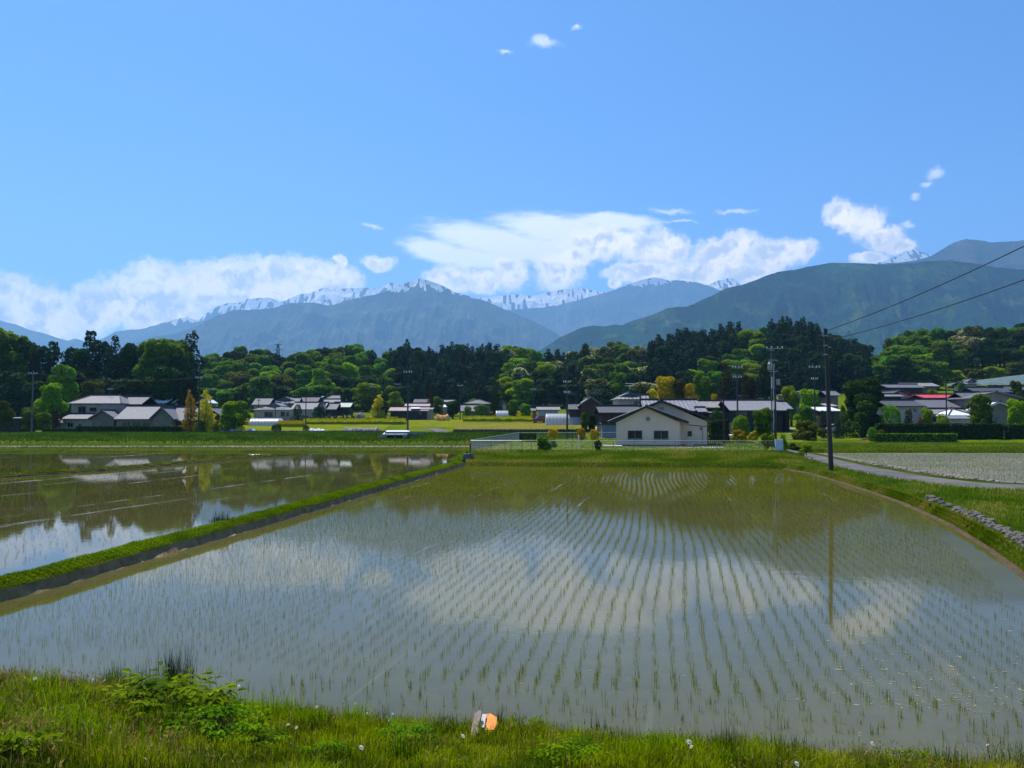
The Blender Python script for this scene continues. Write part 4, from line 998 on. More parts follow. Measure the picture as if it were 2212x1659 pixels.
sr.append(rows_in([Vector((-90, 106, 0)), Vector((6, 106, 0)), Vector((6, 121, 0)), Vector((-90, 121, 0))], math.radians(85), .34, .40, .05, 9, .8))
sr2 = rows_in([Vector((34, 89, 0)), Vector((82, 89, 0)), Vector((82, 107, 0)), Vector((35, 107, 0))], math.radians(80), .40, .40, .05, 10, .8)
multi('rice_seedlings', [(xr, ZR - .11, .12, .014, 3, 10), (sr[0], .41, .13, .03, 2, 11), (sr2, .95, .13, .03, 2, 12)], RICE)

# ------------------------------------------------------------------ grasses
rg = np.random.default_rng(44)
def tuft(Gd, n, h, wd, seed, mat=BLADE, lo=0.0, wf=None, lean=.6, sc=.8, dry=0.0):
    r = np.random.default_rng(seed); p = sample(Gd, n, r, wf); t = np.clip(patch(p[:, :], sc, seed) * .8 + r.random(n) * .5 - .15, 0, 1)
    if dry: t = np.clip(t + dry * (patch(p, sc * .4, seed + 9) - .45), 0, 1)
    return grass_obj('grass', p - np.array([0, 0, .02]), np.full(n, h), np.full(n, wd), mat, seed, t, lean)
def nearw(c): return 1 / (1 + (np.hypot(c[..., 0], c[..., 1]) / 12) ** 2)
tuft(dtopG, 60000, .095, .012, 1, BLADE, wf=nearw)
tuft(dtopG, 16000, .12, .03, 2, BLADE, wf=lambda c: (c[..., 1] > 30) * 1.0)
tuft(tdG, 6000, .16, .05, 3, BLADE_DRY)
tuft(v1G, 9000, .20, .07, 4, BLADE_DRY, sc=.3, dry=.8)
tuft(bermG, 46000, .24, .04, 5, BLADE_DRY, sc=.35, dry=.35)
tuft(yardG, 16000, .14, .05, 6, BLADE_DRY, sc=.2, dry=.6)
tuft(sideG, 5000, .35, .06, 7, BLADE)
tuft(rbankG, 90000, .17, .022, 8, BLADE_DRY, wf=lambda c: 1 / (1 + (np.hypot(c[..., 0], c[..., 1]) / 30) ** 2), sc=.45, dry=.6)
tuft(rbG, 9000, .25, .06, 9, BLADE, sc=.3)
tuft(v3G, 46000, .42, .10, 10, BANKL, sc=.35, dry=.5)
# foreground bank: dense grass with dry patches on the left and right
def fgw(c): return ((c[..., 1] > 4.4) & (np.abs(c[..., 0]) < 12)) * 1.0
r = np.random.default_rng(90); n = 150000; p = sample(fbG, n, r, fgw)
keepm = p[:, 1] < 40; p = p[keepm]; n = len(p)
pt = patch(p, .55, 3) * .5 + patch(p, 2.6, 7) * .5; uu = CX + F * p[:, 0] / p[:, 1]
dryness = np.clip((560 - uu) / 520, 0, 1) * .55 + np.clip((uu - 1600) / 400, 0, 1) * .35 + (patch(p, 1.1, 31) - .5) * 1.3
isdry = r.random(n) < np.clip(dryness, .03, .8) * .45
hh = .05 + .22 * np.clip((pt - .25) * 1.5, 0, 1) + .03 * r.random(n)
grass_obj('grass', p[~isdry] - np.array([0, 0, .02]), hh[~isdry] * 1.05, np.full((~isdry).sum(), .0075), BLADE, 91, np.clip((patch(p, 1.9, 55)[~isdry] - .5) * 1.8 + .45 - np.clip((650 - uu[~isdry]) / 650, 0, 1) * .3 + (r.random((~isdry).sum()) - .5) * .7, 0, 1), .8)
grass_obj('dry_grass', p[isdry] - np.array([0, 0, .02]), hh[isdry] * 1.35, np.full(isdry.sum(), .005), BLADE_TAN, 92, r.random(isdry.sum()), .9)

def clump_w(c): return ((c[..., 1] > 4.6) & (np.abs(c[..., 0]) < 12)) * 1.0
pc = sample(fbG, 60, r, clump_w); pq = []
for q in pc:
    m_ = r.integers(60, 240); rad = r.uniform(.08, .25); off_ = r.normal(0, rad, (m_, 2)); pq.append(np.column_stack([q[0] + off_[:, 0], q[1] + off_[:, 1] * .7, np.full(m_, q[2] - .02)]))
pk_ = np.concatenate(pq); hk = np.concatenate([np.full(len(q), r.uniform(.18, .36)) for q in pq]); tk_ = np.concatenate([np.clip(r.uniform(0, 1) + r.normal(0, .15, len(q)), 0, 1) for q in pq])
grass_obj('grass', pk_, hk, np.full(len(pk_), .009), BLADE, 95, tk_, .7)
tuft(edgeG, 40000, .17, .022, 96, BLADE_DRY, wf=lambda c: np.clip(np.sin(c[..., 1] * 1.9 + np.sin(c[..., 1] * .7) * 3) + .75, .02, 1) / (1 + (np.hypot(c[..., 0], c[..., 1]) / 30) ** 2), sc=.5, dry=.4)

ph = p[isdry]; ph = ph[r.random(len(ph)) < .35]
grass_obj('seed_heads', ph + np.column_stack([r.normal(0, .02, len(ph)), r.normal(0, .02, len(ph)), r.uniform(.10, .24, len(ph))]), np.full(len(ph), .05), np.full(len(ph), .011), BLADE_TAN, 97, np.clip(r.random(len(ph)) * .7 + .3, 0, 1), 1.2)
# ------------------------------------------------------------------ building materials
def tilemat(name, c1, c2, rib=3.3, rough=0.55, across=9.0, axis=0):
    """pantile roof: ribs running down the slope, courses across it"""
    m, t = newmat(name)
    tc = t.n('ShaderNodeTexCoord').outputs['Object']; s = t.n('ShaderNodeSeparateXYZ', {0: tc})
    h = t.math('ABSOLUTE', t.math('SINE', t.math('MULTIPLY', s.outputs[axis], rib * math.pi)))
    cr = t.math('FRACT', t.math('MULTIPLY', s.outputs[2], across))
    nz = t.ramp(t.noise(tc, 2.2, 5, 0.65), 0.35, 0.65)
    c = t.mix(nz, c1, c2)
    bp = t.n('ShaderNodeBump', {'Height': t.math('ADD', h, t.math('MULTIPLY', cr, .4)), 'Strength': 0.8, 'Distance': 0.06})
    p = t.n('ShaderNodeBsdfPrincipled', {'Base Color': c, 'Roughness': rough, 'Specular IOR Level': 0.3, 'Normal': bp.outputs[0]})
    out(t, p.outputs[0]); return m

R_LIGHT = tilemat('roof_silver_tile', (0.20, 0.20, 0.225), (0.145, 0.145, 0.17))
R_GREY = tilemat('roof_grey_tile', (0.13, 0.13, 0.15), (0.09, 0.09, 0.11))
R_DARK = tilemat('roof_dark_tile', (0.055, 0.058, 0.07), (0.035, 0.037, 0.05))
R_RIB = tilemat('roof_ribbed_tile', (0.24, 0.24, 0.27), (0.15, 0.15, 0.175), rib=1.35, rough=.5)
R_BLACK = M('roof_black_metal', (0.035, 0.034, 0.04), (0.022, 0.022, 0.027), 2, .5)
R_RED = M('roof_red_metal', (0.62, 0.07, 0.07), (0.48, 0.05, 0.05), 1.5, .45)
R_PINK = M('roof_rusty_pink', (0.36, 0.27, 0.28), (0.28, 0.19, 0.18), 1.2, .6)
R_CYAN = M('roof_cyan', (0.18, 0.42, 0.60), None, 1, .5)
R_GREEN = M('roof_pale_green', (0.36, 0.44, 0.36), (0.30, 0.38, 0.30), 1, .6)
R_WHITE = M('roof_white_metal', (0.80, 0.80, 0.83), (0.68, 0.68, 0.72), 1, .3)
R_TAN = M('roof_weathered', (0.26, 0.25, 0.24), (0.17, 0.165, 0.16), 2, .8, .3)
W_CREAM = M('wall_cream', (0.86, 0.62, 0.45), (0.80, 0.58, 0.42), .7, .9, .1, 12)
W_WHITE = M('wall_white_plaster', (0.50, 0.42, 0.38), (0.36, 0.30, 0.27), .6, .9, .1)
W_GREY = M('wall_grey', (0.24, 0.20, 0.17), (0.18, 0.155, 0.13), .8, .9)
W_BROWN = M('wall_brown_boards', (0.085, 0.05, 0.035), (0.05, 0.03, 0.022), 1.2, .85, .4, stretch=(4, 4, .3))
W_DARK = M('wall_dark_boards', (0.045, 0.04, 0.038), (0.03, 0.027, 0.025), 1.2, .85, .4, stretch=(4, 4, .3))
W_BLUE = M('wall_blue_grey', (0.22, 0.26, 0.32), (0.17, 0.20, 0.26), .8, .9)
W_CYAN = M('wall_pale_cyan', (0.35, 0.48, 0.55), None, 1, .8)
GLASS = M('dark_window_glass', (0.012, 0.014, 0.02), (0.02, 0.022, 0.03), 1, .06, spec=.6)
FRAME = M('window_frame', (0.36, 0.35, 0.34), None, 3, .5)
FRAMED = M('dark_window_frame', (0.05, 0.045, 0.045), None, 3, .5)
STEEL = M('galvanised_steel', (0.36, 0.35, 0.33), (0.27, 0.265, 0.25), 4, .45, metal=.3)
WHITEP = M('white_paint', (0.74, 0.75, 0.76), (0.62, 0.63, 0.64), 3, .5)
POLEC = M('pole_concrete', (0.075, 0.066, 0.055), (0.045, 0.040, 0.034), 1.2, .9, .3, stretch=(1, 1, .3))
POLEL = M('pole_concrete_pale', (0.16, 0.15, 0.14), (0.11, 0.105, 0.10), 1.2, .9, .2, stretch=(1, 1, .3))
STONE = M('wall_stones', (0.20, 0.185, 0.17), (0.09, 0.08, 0.075), 1.6, .95, .7)
STONEL = M('pale_stones', (0.15, 0.135, 0.115), (0.085, 0.078, 0.065), 1.8, .95, .7)
GRANITE = M('dark_granite', (0.075, 0.08, 0.09), (0.045, 0.048, 0.055), 3, .3)

def window(parent, x0, x1, z0, z1, y, fr=None, mull=1):
    """a window in a wall that faces -y at y (local)"""
    mb = MB(); e = .04
    mb.b2(x0, x1, y - .05, y + .02, z1 - e, z1).b2(x0, x1, y - .05, y + .02, z0, z0 + e).b2(x0, x0 + e, y - .049, y + .02, z0 + e, z1 - e).b2(x1 - e, x1, y - .049, y + .02, z0 + e, z1 - e)
    for k in range(mull):
        xm = x0 + (x1 - x0) * (k + 1) / (mull + 1); mb.b2(xm - e / 2, xm + e / 2, y - .045, y + .02, z0 + e, z1 - e)
    o = mb.build('window', fr or FRAME, parent)
    MB().b2(x0 + e, x1 - e, y - .02, y + .015, z0 + e, z1 - e).build('pane', GLASS, o)
    return o

def roof_side(x0, x1, y0, y1, ze, zr, hip=0.0, th=.16):
    """ridge along x; hip > 0 pulls in the upper ends"""
    ym = (y0 + y1) / 2; mb = MB()
    for dz in (0,):
        v = [(x0, y0, ze), (x1, y0, ze), (x1, y1, ze), (x0, y1, ze), (x0 + hip, ym, zr), (x1 - hip, ym, zr)]
        w_ = [(a, b, c - th) for a, b, c in v]
        mb.add(v + w_, [(0, 1, 5, 4), (2, 3, 4, 5), (0, 4, 3), (1, 2, 5), (6, 10, 11, 7), (8, 11, 10, 9), (6, 9, 10), (7, 11, 8), (0, 6, 7, 1), (2, 8, 9, 3), (0, 3, 9, 6), (1, 7, 8, 2)])
    return mb

def roof_gable(x0, x1, y0, y1, ze, zr, th=.16, xm=None):
    xm = (x0 + x1) / 2 if xm is None else xm
    return MB().extr([(x0, ze), (xm, zr), (x1, ze), (x1, ze - th), (xm, zr - th), (x0, ze - th)][::-1], y0, y1)

def wing(o, Y, u0, u1, vb, ve, vr, typ, roofm, wallm, dep=8, dy=0.0, over=.55, hip=0, wins=(), c=None, z0=None, ridge=None, flip=0):
    """one wing of a house whose root stands at c (root coordinates = world minus c). u0..u1: the eaves in the picture"""
    k = (Y + dy) / F; X0 = (u0 - CX) * k - c.x; X1 = (u1 - CX) * k - c.x
    zz = lambda v: W(CX, v, Y + dy).z - c.z
    ze, zr = zz(ve), zz(vr); zb = (zz(vb) if vb is not None else -.3) if z0 is None else z0
    y0 = dy; rm = ridge or R_DARK
    if typ == 'side':
        ym = y0 + dep / 2; zr = ze + (zr - ze) * (1 + 0.5 * dep / Y)
        MB().b2(X0 + over, X1 - over, y0 + over, y0 + dep - over, zb, ze - .02).build('wall', wallm, o)
        if not hip:
            MB().extr([(y0 + over + .02, ze - .1), (ym, zr - .22), (y0 + dep - over - .02, ze - .1)], X0 + over + .05, X0 + over + .25, 'x').extr([(y0 + over + .02, ze - .1), (ym, zr - .22), (y0 + dep - over - .02, ze - .1)], X1 - over - .25, X1 - over - .05, 'x').build('gable_wall', wallm, o)
        r = roof_side(X0, X1, y0, y0 + dep, ze, zr, hip).build('roof', roofm, o)
        MB().b2(X0 + hip - .1, X1 - hip + .1, ym - .17, ym + .17, zr - .05, zr + .26).build('ridge', rm, r)
        if hip:
            hb = MB()
            for (xa, xb_) in ((X0, X0 + hip), (X1, X1 - hip)):
                for yy in (y0, y0 + dep): hb.tube([(xa, yy, ze + .03), (xb_, ym, zr + .06)], .11, 6)
            hb.build('hip_ridge', rm, r)
    elif typ == 'gable':
        xm = (X0 + X1) / 2
        MB().extr([(X0 + over, zb), (X0 + over, ze + .02), (xm, zr - .2), (X1 - over, ze + .02), (X1 - over, zb)], y0 + over, y0 + dep - over).build('wall', wallm, o)
        r = roof_gable(X0, X1, y0, y0 + dep, ze - .0, zr).build('roof', roofm, o)
        MB().b2(xm - .16, xm + .16, y0 - .04, y0 + dep + .04, zr - .06, zr + .2).build('ridge', rm, r)
        fb_ = MB()
        for xa, sg in ((X0, 1), (X1, -1)): fb_.tube([(xa + sg * .05, y0 + .08, ze + .07), (xm, y0 + .08, zr + .06)], .09, 6)
        fb_.build('verge_tiles', R_LIGHT if roofm in (R_LIGHT, R_RIB, R_GREY) else rm, r)
    elif typ == 'irimoya':                     # hipped skirt with a small gable facing the viewer
        xm = (X0 + X1) / 2; gh = .45
        MB().b2(X0 + over, X1 - over, y0 + over, y0 + dep - over, zb, ze - .02).build('wall', wallm, o)
        zm = ze + (zr - ze) * gh; q = (X1 - X0) * .5 * (1 - gh) * .95; ys = y0 + dep * .16
        v = [(X0, y0, ze), (X1, y0, ze), (X1, y0 + dep, ze), (X0, y0 + dep, ze), (xm - q, ys, zm), (xm + q, ys, zm), (xm + q, y0 + dep - .5, zm), (xm - q, y0 + dep - .5, zm)]
        sk = MB().add(v, [(0, 1, 5, 4), (1, 2, 6, 5), (2, 3, 7, 6), (3, 0, 4, 7), (4, 5, 6, 7), (3, 2, 1, 0)]).build('roof', roofm, o)
        up = roof_gable(xm - q - .25, xm + q + .25, ys - .35, y0 + dep - .4, zm + .05, zr).build('upper_roof', roofm, o)
        MB().extr([(xm - q + .1, zm), (xm, zr - .22), (xm + q - .1, zm)], ys + .05, ys + .35).build('gable_wall', wallm if wallm is not W_WHITE else W_GREY, up)
        MB().b2(xm - .15, xm + .15, ys - .4, y0 + dep - .35, zr - .05, zr + .22).build('ridge', rm, up)
    elif typ == 'shed':
        MB().b2(X0 + over * .5, X1 - over * .5, y0 + over * .5, y0 + dep - .3, zb, ze - .05).build('wall', wallm, o)
        MB().extr([(y0, ze), (y0 + dep, zr), (y0 + dep, zr - .12), (y0, ze - .12)], X0, X1, 'x').build('roof', roofm, o)
    yw = y0 + over if typ != 'shed' else y0 + over * .5
    for (a, b, vt, vbm, *mu) in wins:
        window(o, (a - CX) * k - c.x, (b - CX) * k - c.x, zz(vbm), zz(vt), yw, FRAMED if wallm in (W_BROWN, W_DARK) else FRAME, mu[0] if mu else 1)

def house(name, label, Y, uc, wings, cat='house', group=None):
    p = on_ground(uc, Y); c = Vector((p.x, Y, p.z)); o = empty(name, c, 0, label, cat, group)
    for w_ in wings:
        w2 = dict(w_); wing(o, Y, c=c, **w2)
    return o
def wg(u0, u1, vb, ve, vr, typ, r, wl, **k): return dict(u0=u0, u1=u1, vb=vb, ve=ve, vr=vr, typ=typ, roofm=r, wallm=wl, **k)

# ------------------------------------------------------------------ the houses
far = house('farmhouse', 'large left farmhouse with silver tiled roofs and a two-storey block behind a hedge', 150, 260, [
    wg(145, 262, None, 871, 853, 'side', R_LIGHT, W_WHITE, dep=9, dy=6, wins=[(166, 183, 878, 898), (191, 206, 880, 889)], hip=2.6),
    wg(236, 306, None, 873, 856, 'side', R_GREY, W_GREY, dep=8, dy=9),
    wg(131, 262, None, 904.5, 894, 'side', R_LIGHT, W_WHITE, dep=7, dy=2, wins=[(144, 156, 913, 923), (168, 175, 916, 923)]),
    wg(98, 136, None, 914, 903, 'side', R_LIGHT, W_WHITE, dep=3.5, dy=1, hip=1.0),
    wg(190, 250, None, 905, 886, 'gable', R_LIGHT, W_GREY, dep=8, dy=1.2),
    wg(246, 352, None, 905, 877, 'side', R_LIGHT, W_GREY, dep=11, dy=0, hip=.0, wins=[(262, 280, 911, 925, 2), (284, 302, 911, 925, 2), (306, 322, 911, 925, 1)]),
    wg(322, 375, None, 905, 880, 'gable', R_LIGHT, W_GREY, dep=9, dy=-.6),
    wg(352, 420, None, 908, 879, 'side', R_LIGHT, W_DARK, dep=9, dy=1.5),
])
house('storehouse', 'brown gabled storehouse with a grey roof beside the golden plumes', 149, 455, [
    wg(418, 479, None, 899, 880, 'gable', R_GREY, W_BROWN, dep=9, dy=3)], 'storehouse')
house('small_house', 'low house with a white roof just behind the main farmhouse roof', 176, 342, [wg(322, 360, None, 869, 861, 'side', R_WHITE, W_GREY, dep=6)], 'house')
house('small_house', 'small white roofed house partly hidden by the left golden plume', 178, 388, [wg(370, 398, None, 871, 862, 'gable', R_WHITE, W_WHITE, dep=6)], 'house')
house('small_house', 'small white roofed house between the two golden plumes', 177, 436, [wg(424, 450, None, 870, 861, 'gable', R_WHITE, W_GREY, dep=6)], 'house')
house('small_house', 'dark roofed house with a white verge under the tall grove', 176, 292, [wg(268, 318, None, 868, 856, 'gable', R_DARK, W_GREY, dep=6)], 'house')
house('grey_house', 'grey roofed house right of the lone bright tree, behind the cream house', 212, 562, [wg(543, 582, None, 874, 859, 'side', R_GREY, W_WHITE, dep=8)])
house('cream_house', 'cream walled flat fronted house with a wide gable, behind the small greenhouse', 192, 588, [
    wg(546, 628, None, 885, 881, 'shed', R_LIGHT, W_WHITE, dep=5, wins=[(571, 589, 890, 901), (606, 615, 889, 900), (618, 624, 890, 900, 0)]),
    wg(562, 614, None, 883, 869, 'irimoya', R_LIGHT, W_WHITE, dep=8, dy=2)])
house('tiled_house', 'two-storey house with a dark hipped gable roof above the cream house', 216, 612, [
    wg(582, 640, None, 871, 856, 'irimoya', R_GREY, W_GREY, dep=10), wg(626, 645, None, 873, 858, 'side', R_LIGHT, W_GREY, dep=6, dy=2)])
house('tiled_house', 'long grey roofed house behind the gravestones', 196, 668, [
    wg(626, 700, None, 884, 869, 'side', R_LIGHT, W_WHITE, dep=10), wg(682, 702, None, 884, 868.5, 'gable', R_GREY, W_WHITE, dep=6, dy=-.5)])
house('tiled_house', 'dark roofed house with a strip of cyan roof, farther behind', 224, 665, [
    wg(642, 686, None, 868, 857, 'side', R_DARK, W_GREY, dep=8), wg(671, 694, None, 858.5, 855, 'shed', R_CYAN, W_GREY, dep=4, dy=4)])
house('tiled_house', 'stacked grey gables behind the pale green roof', 222, 716, [
    wg(699, 738, None, 863, 853, 'side', R_GREY, W_GREY, dep=8, hip=1.5), wg(696, 734, None, 870, 862, 'side', R_LIGHT, W_GREY, dep=6, dy=-4)])
house('tiled_house', 'grey gabled house between the long roof and the pale green roof', 198, 709, [wg(694, 727, None, 884, 871, 'side', R_GREY, W_DARK, dep=8)])
house('shed', 'shed with a pale green metal roof at the end of the gravestones', 202, 736, [wg(716, 757, None, 879, 869, 'side', R_GREEN, W_DARK, dep=7)], 'shed')
house('farm_shed', 'long low farm shed with a pale metal roof and dark open front', 196, 880, [
    wg(838, 926, None, 887, 879, 'side', R_PINK, W_DARK, dep=9, wins=[(899, 910, 889, 896)]), wg(886, 906, None, 882.5, 879.3, 'shed', R_WHITE, W_DARK, dep=2, dy=-.1),
    wg(871, 927, None, 882, 871, 'side', R_PINK, W_BROWN, dep=8, dy=8), wg(905, 935, None, 884, 880, 'shed', R_TAN, W_WHITE, dep=4, dy=1)], 'shed')
house('tiled_house', 'dark roofed house hidden under the conifers behind the farm shed', 222, 910, [wg(892, 928, None, 870, 861, 'side', R_DARK, W_DARK, dep=7)])
house('tiled_house', 'pale house between trees left of the hipped house', 214, 966, [wg(950, 982, None, 868, 863, 'side', R_LIGHT, W_GREY, dep=6), wg(946, 970, None, 879, 873, 'side', R_WHITE, W_WHITE, dep=5, dy=-3)])
house('hipped_house', 'grey house with a hipped roof among bushes, left of the lone tall conifer', 206, 1028, [
    wg(1000, 1061, None, 872, 862.5, 'side', R_GREY, W_GREY, dep=9, hip=3.4), wg(994, 1036, None, 888, 873.5, 'side', R_GREY, W_GREY, dep=6, dy=-3)])
house('small_house', 'small house peeping out right of the lone tall conifer', 208, 1090, [wg(1080, 1098, None, 876, 867, 'gable', R_GREY, W_WHITE, dep=6)])
house('blue_shed', 'small shed with a grey roof and pale cyan wall left of the long greenhouse', 182, 1182, [
    wg(1159, 1211, None, 885, 878, 'side', R_TAN, W_CYAN, dep=6), wg(1146, 1164, None, 887, 881, 'side', R_GREY, W_GREY, dep=5, dy=3)], 'shed')
house('brown_barn', 'dark brown barn with a steep gable behind the long greenhouse', 164, 1272, [
    wg(1250, 1304, None, 876, 858, 'gable', R_TAN, W_BROWN, dep=11), wg(1226, 1258, None, 884, 872, 'side', R_DARK, W_BROWN, dep=7, dy=2)], 'barn')
house('tiled_house', 'dark tiled annexe with a blue grey wall immediately left of the white building', 128, 1340, [
    wg(1293, 1392, None, 891, 877, 'side', R_DARK, W_BROWN, dep=8), wg(1297, 1334, None, 916, 913, 'shed', R_DARK, W_BLUE, dep=2, dy=-.4)])
house('two_storey_house', 'two-storey house with a grey hipped gable above the dark tiled annexe', 146, 1362, [
    wg(1330, 1396, None, 862, 847, 'irimoya', R_RIB, W_WHITE, dep=9, wins=[(1370, 1378, 866, 874)])])
house('long_house', 'long house with a silver ribbed roof directly behind the white building', 140, 1460, [
    wg(1392, 1520, None, 887, 863, 'side', R_RIB, W_DARK, dep=10), wg(1378, 1408, None, 877, 852, 'side', R_RIB, W_GREY, dep=8, dy=5), wg(1508, 1530, None, 889, 880, 'side', R_LIGHT, W_DARK, dep=5, dy=-1.5)])
house('low_house', 'low weathered roof house right of the ribbed roof', 142, 1546, [
    wg(1517, 1578, None, 880, 865.5, 'side', R_TAN, W_DARK, dep=9), wg(1524, 1574, None, 891, 888, 'shed', R_TAN, W_BROWN, dep=3, dy=-2)])
house('long_house', 'long house with a blue grey tiled roof behind the transformer pole', 136, 1646, [
    wg(1576, 1700, None, 886, 864, 'side', R_LIGHT, W_DARK, dep=11, hip=0, wins=[(1598, 1616, 889, 898, 2), (1680, 1692, 889, 899, 1)]), wg(1690, 1714, None, 883, 867, 'side', R_RIB, W_DARK, dep=8, dy=1)])
house('tiled_house', 'grey gabled house behind the tall bare pole on the slope', 176, 1785, [
    wg(1700, 1806, None, 852, 842, 'gable', R_GREY, W_GREY, dep=8, dy=4), wg(1786, 1818, None, 854, 843, 'side', R_GREY, W_GREY, dep=7)])
house('carport', 'carport with a dazzling white metal roof between the bare pole and the big dark tree', 134, 1796, [
    wg(1769, 1820, None, 887, 878, 'shed', R_WHITE, W_DARK, dep=5), wg(1788, 1812, None, 877, 870.5, 'shed', R_PINK, W_GREY, dep=4, dy=6)], 'carport')
# right group
house('tiled_house', 'grey roofed house at the top of the village under the right wood', 196, 1975, [
    wg(1918, 2000, None, 837, 829, 'side', R_GREY, W_DARK, dep=8, dy=-3), wg(1958, 2032, None, 834, 825.5, 'side', R_TAN, W_GREY, dep=8)])
house('tiled_house', 'dark gabled house with white verges right of the huge dark tree', 162, 1950, [
    wg(1912, 1982, None, 858, 843, 'gable', R_DARK, W_WHITE, dep=9, dy=5), wg(1912, 1955, None, 856, 851, 'side', R_LIGHT, W_DARK, dep=5, dy=1)])
house('farmhouse', 'farmhouse with long dark and pale grey roofs and a white porch, behind the long hedge', 136, 2010, [
    wg(1918, 2002, None, 877, 864, 'side', R_DARK, W_WHITE, dep=9, dy=2, wins=[(1975, 1983, 882, 890)]),
    wg(1992, 2092, None, 881, 862, 'side', R_GREY, W_DARK, dep=10, dy=3), wg(2012, 2096, None, 894, 883, 'side', R_TAN, W_WHITE, dep=5, dy=0, wins=[(2016, 2028, 899, 912)]),
    wg(2048, 2104, None, 897, 882, 'side', R_WHITE, W_WHITE, dep=6, dy=-4, hip=2.4, wins=[(2060, 2070, 905, 917), (2076, 2086, 905, 917), (2092, 2100, 905, 917)]),
    wg(2050, 2100, None, 904, 898.5, 'shed', R_LIGHT, W_WHITE, dep=2, dy=-6)])
house('red_roof_house', 'house with a bright red metal roof behind the pale grey farmhouse roof', 160, 2042, [wg(1997, 2086, None, 859, 851, 'side', R_RED, W_DARK, dep=8)])
house('gabled_house', 'broad grey gabled two-storey house with a silver lean-to at the right', 134, 2146, [
    wg(2096, 2212, None, 860, 846, 'gable', R_GREY, W_GREY, dep=10, dy=2, wins=[(2126, 2140, 868, 874)]), wg(2086, 2140, None, 862, 846.5, 'side', R_GREY, W_GREY, dep=7, dy=5),
    wg(2122, 2200, None, 884, 868, 'gable', R_WHITE, W_GREY, dep=5, dy=-2, wins=[(2150, 2158, 901, 914)])])
house('small_white_house', 'little white house with a raised roof light high on the right slope', 200, 2102, [
    wg(2088, 2118, None, 829, 823, 'side', R_LIGHT, W_WHITE, dep=7, wins=[(2094, 2108, 824.5, 829)]), wg(2092, 2112, None, 824, 818, 'gable', R_GREY, W_WHITE, dep=4, dy=1)])
house('tiled_house', 'wide dark roofed houses under the blue netting at the right edge', 182, 2180, [
    wg(2108, 2190, None, 847, 836, 'side', R_DARK, W_DARK, dep=8), wg(2170, 2230, None, 842, 833, 'side', R_DARK, W_DARK, dep=8, dy=3)])
house('open_shed', 'long low dark shed at the far left edge behind the meadow', 156, 20, [wg(-40, 44, None, 903, 901, 'shed', R_LIGHT, W_DARK, dep=6)], 'shed')

# ------------------------------------------------------------------ the cream building in the yard
BY = 92.0; s_ = BY / F; c0 = W(1331, 962, BY); cb = Vector((c0.x, BY, .98))
bo = empty('cream_building', cb, math.radians(-8.5), 'single-storey cream building with two stepped gables inside the fenced yard', 'building')
fx = lambda u: (u - 1331) * s_ * 1.012; fz = lambda v: (962 - v) * s_
MB().extr([(0, -.3), (0, fz(912)), (fx(1395), fz(880)), (fx(1465), fz(912)), (fx(1465), -.3)], 0, 3.4).build('wall', W_CREAM, bo)
yr = 1.9
MB().extr([(.15, -.3), (.15, fz(913)), (fx(1428), fz(868) + .1), (fx(1525), fz(911)), (fx(1525), -.3)], yr, yr + 9.0).build('rear_wall', W_CREAM, bo)
BD = M('base_course', (0.16, 0.155, 0.15), (0.11, 0.105, 0.10), 1, .9)
MB().b2(-.03, fx(1465) + .03, -.035, 3.3, -.3, .16).b2(fx(1465) - .1, fx(1525) + .03, yr - .035, yr + 8.9, -.3, .16).build('base_course', BD, bo)
def g2(x0, x1, xm, ze, zr, y0, y1, th): return MB().extr([(x0, ze), (xm, zr), (x1, ze), (x1, ze - th), (xm, zr - th), (x0, ze - th)][::-1], y0, y1)
rf = g2(fx(1313), fx(1482), fx(1395), fz(909.5), fz(876), -.55, 2.2, .24).build('roof', R_BLACK, bo)
MB().b2(fx(1395) - .15, fx(1395) + .15, -.58, 1.9, fz(876) - .05, fz(876) + .14).build('ridge', R_BLACK, rf)
vt = MB(); vt.tube([(fx(1313) + .02, -.57, fz(909.5) + .03), (fx(1395), -.57, fz(876) + .03)], .035, 6); vt.tube([(fx(1395), -.57, fz(876) + .03), (fx(1482), -.57, fz(909.5) + .03)], .03, 6); vt.build('verge_trim', FRAME, rf)
rr = g2(fx(1313) + .1, fx(1544), fx(1428), fz(907), fz(863), yr - .6, yr + 9.5, .26).build('rear_roof', R_BLACK, bo)
MB().b2(fx(1428) - .17, fx(1428) + .17, yr - .64, yr + 9.5, fz(863) - .05, fz(863) + .2).build('ridge', R_BLACK, rr)
window(bo, fx(1355.5), fx(1386), fz(947), fz(929), 0, FRAME); window(bo, fx(1410), fx(1440.5), fz(947), fz(929), 0, FRAME)
MB().b2(fx(1355), fx(1386.8), -.09, 0, fz(949), fz(947.3)).b2(fx(1409.4), fx(1441), -.09, 0, fz(949), fz(947.3)).build('window_sill', FRAME, bo)
dr = MB().b2(fx(1479), fx(1495), yr - .05, yr + .02, -.02, fz(927)).build('door', W_CREAM, bo)
MB().b2(fx(1482.3), fx(1491.4), yr - .07, yr - .045, fz(942), fz(930.5)).build('door_pane', GLASS, dr)
MB().b2(fx(1480), fx(1481), yr - .12, yr - .05, fz(946), fz(943)).build('handle', STEEL, dr)
def vent(u, v, y, r):
    o = MB().tube([(fx(u), y + .02, fz(v)), (fx(u), y - .16, fz(v)), (fx(u), y - .2, fz(v))], [r, r, r * .8], 12).build('ventilator', FRAME, bo)
    q = MB()
    for k in range(3): q.b2(fx(u) - r * .7, fx(u) + r * .7, y - .235, y - .2, fz(v) - r * .55 + k * r * .5, fz(v) - r * .45 + k * r * .5)
    q.build('louvre', FRAMED, o)
vent(1398, 904, 0, .24); vent(1511, 925, yr, .19)
MB().b2(fx(1424), fx(1433), yr - .08, yr, fz(884), fz(878)).build('gable_vent', FRAME, bo)
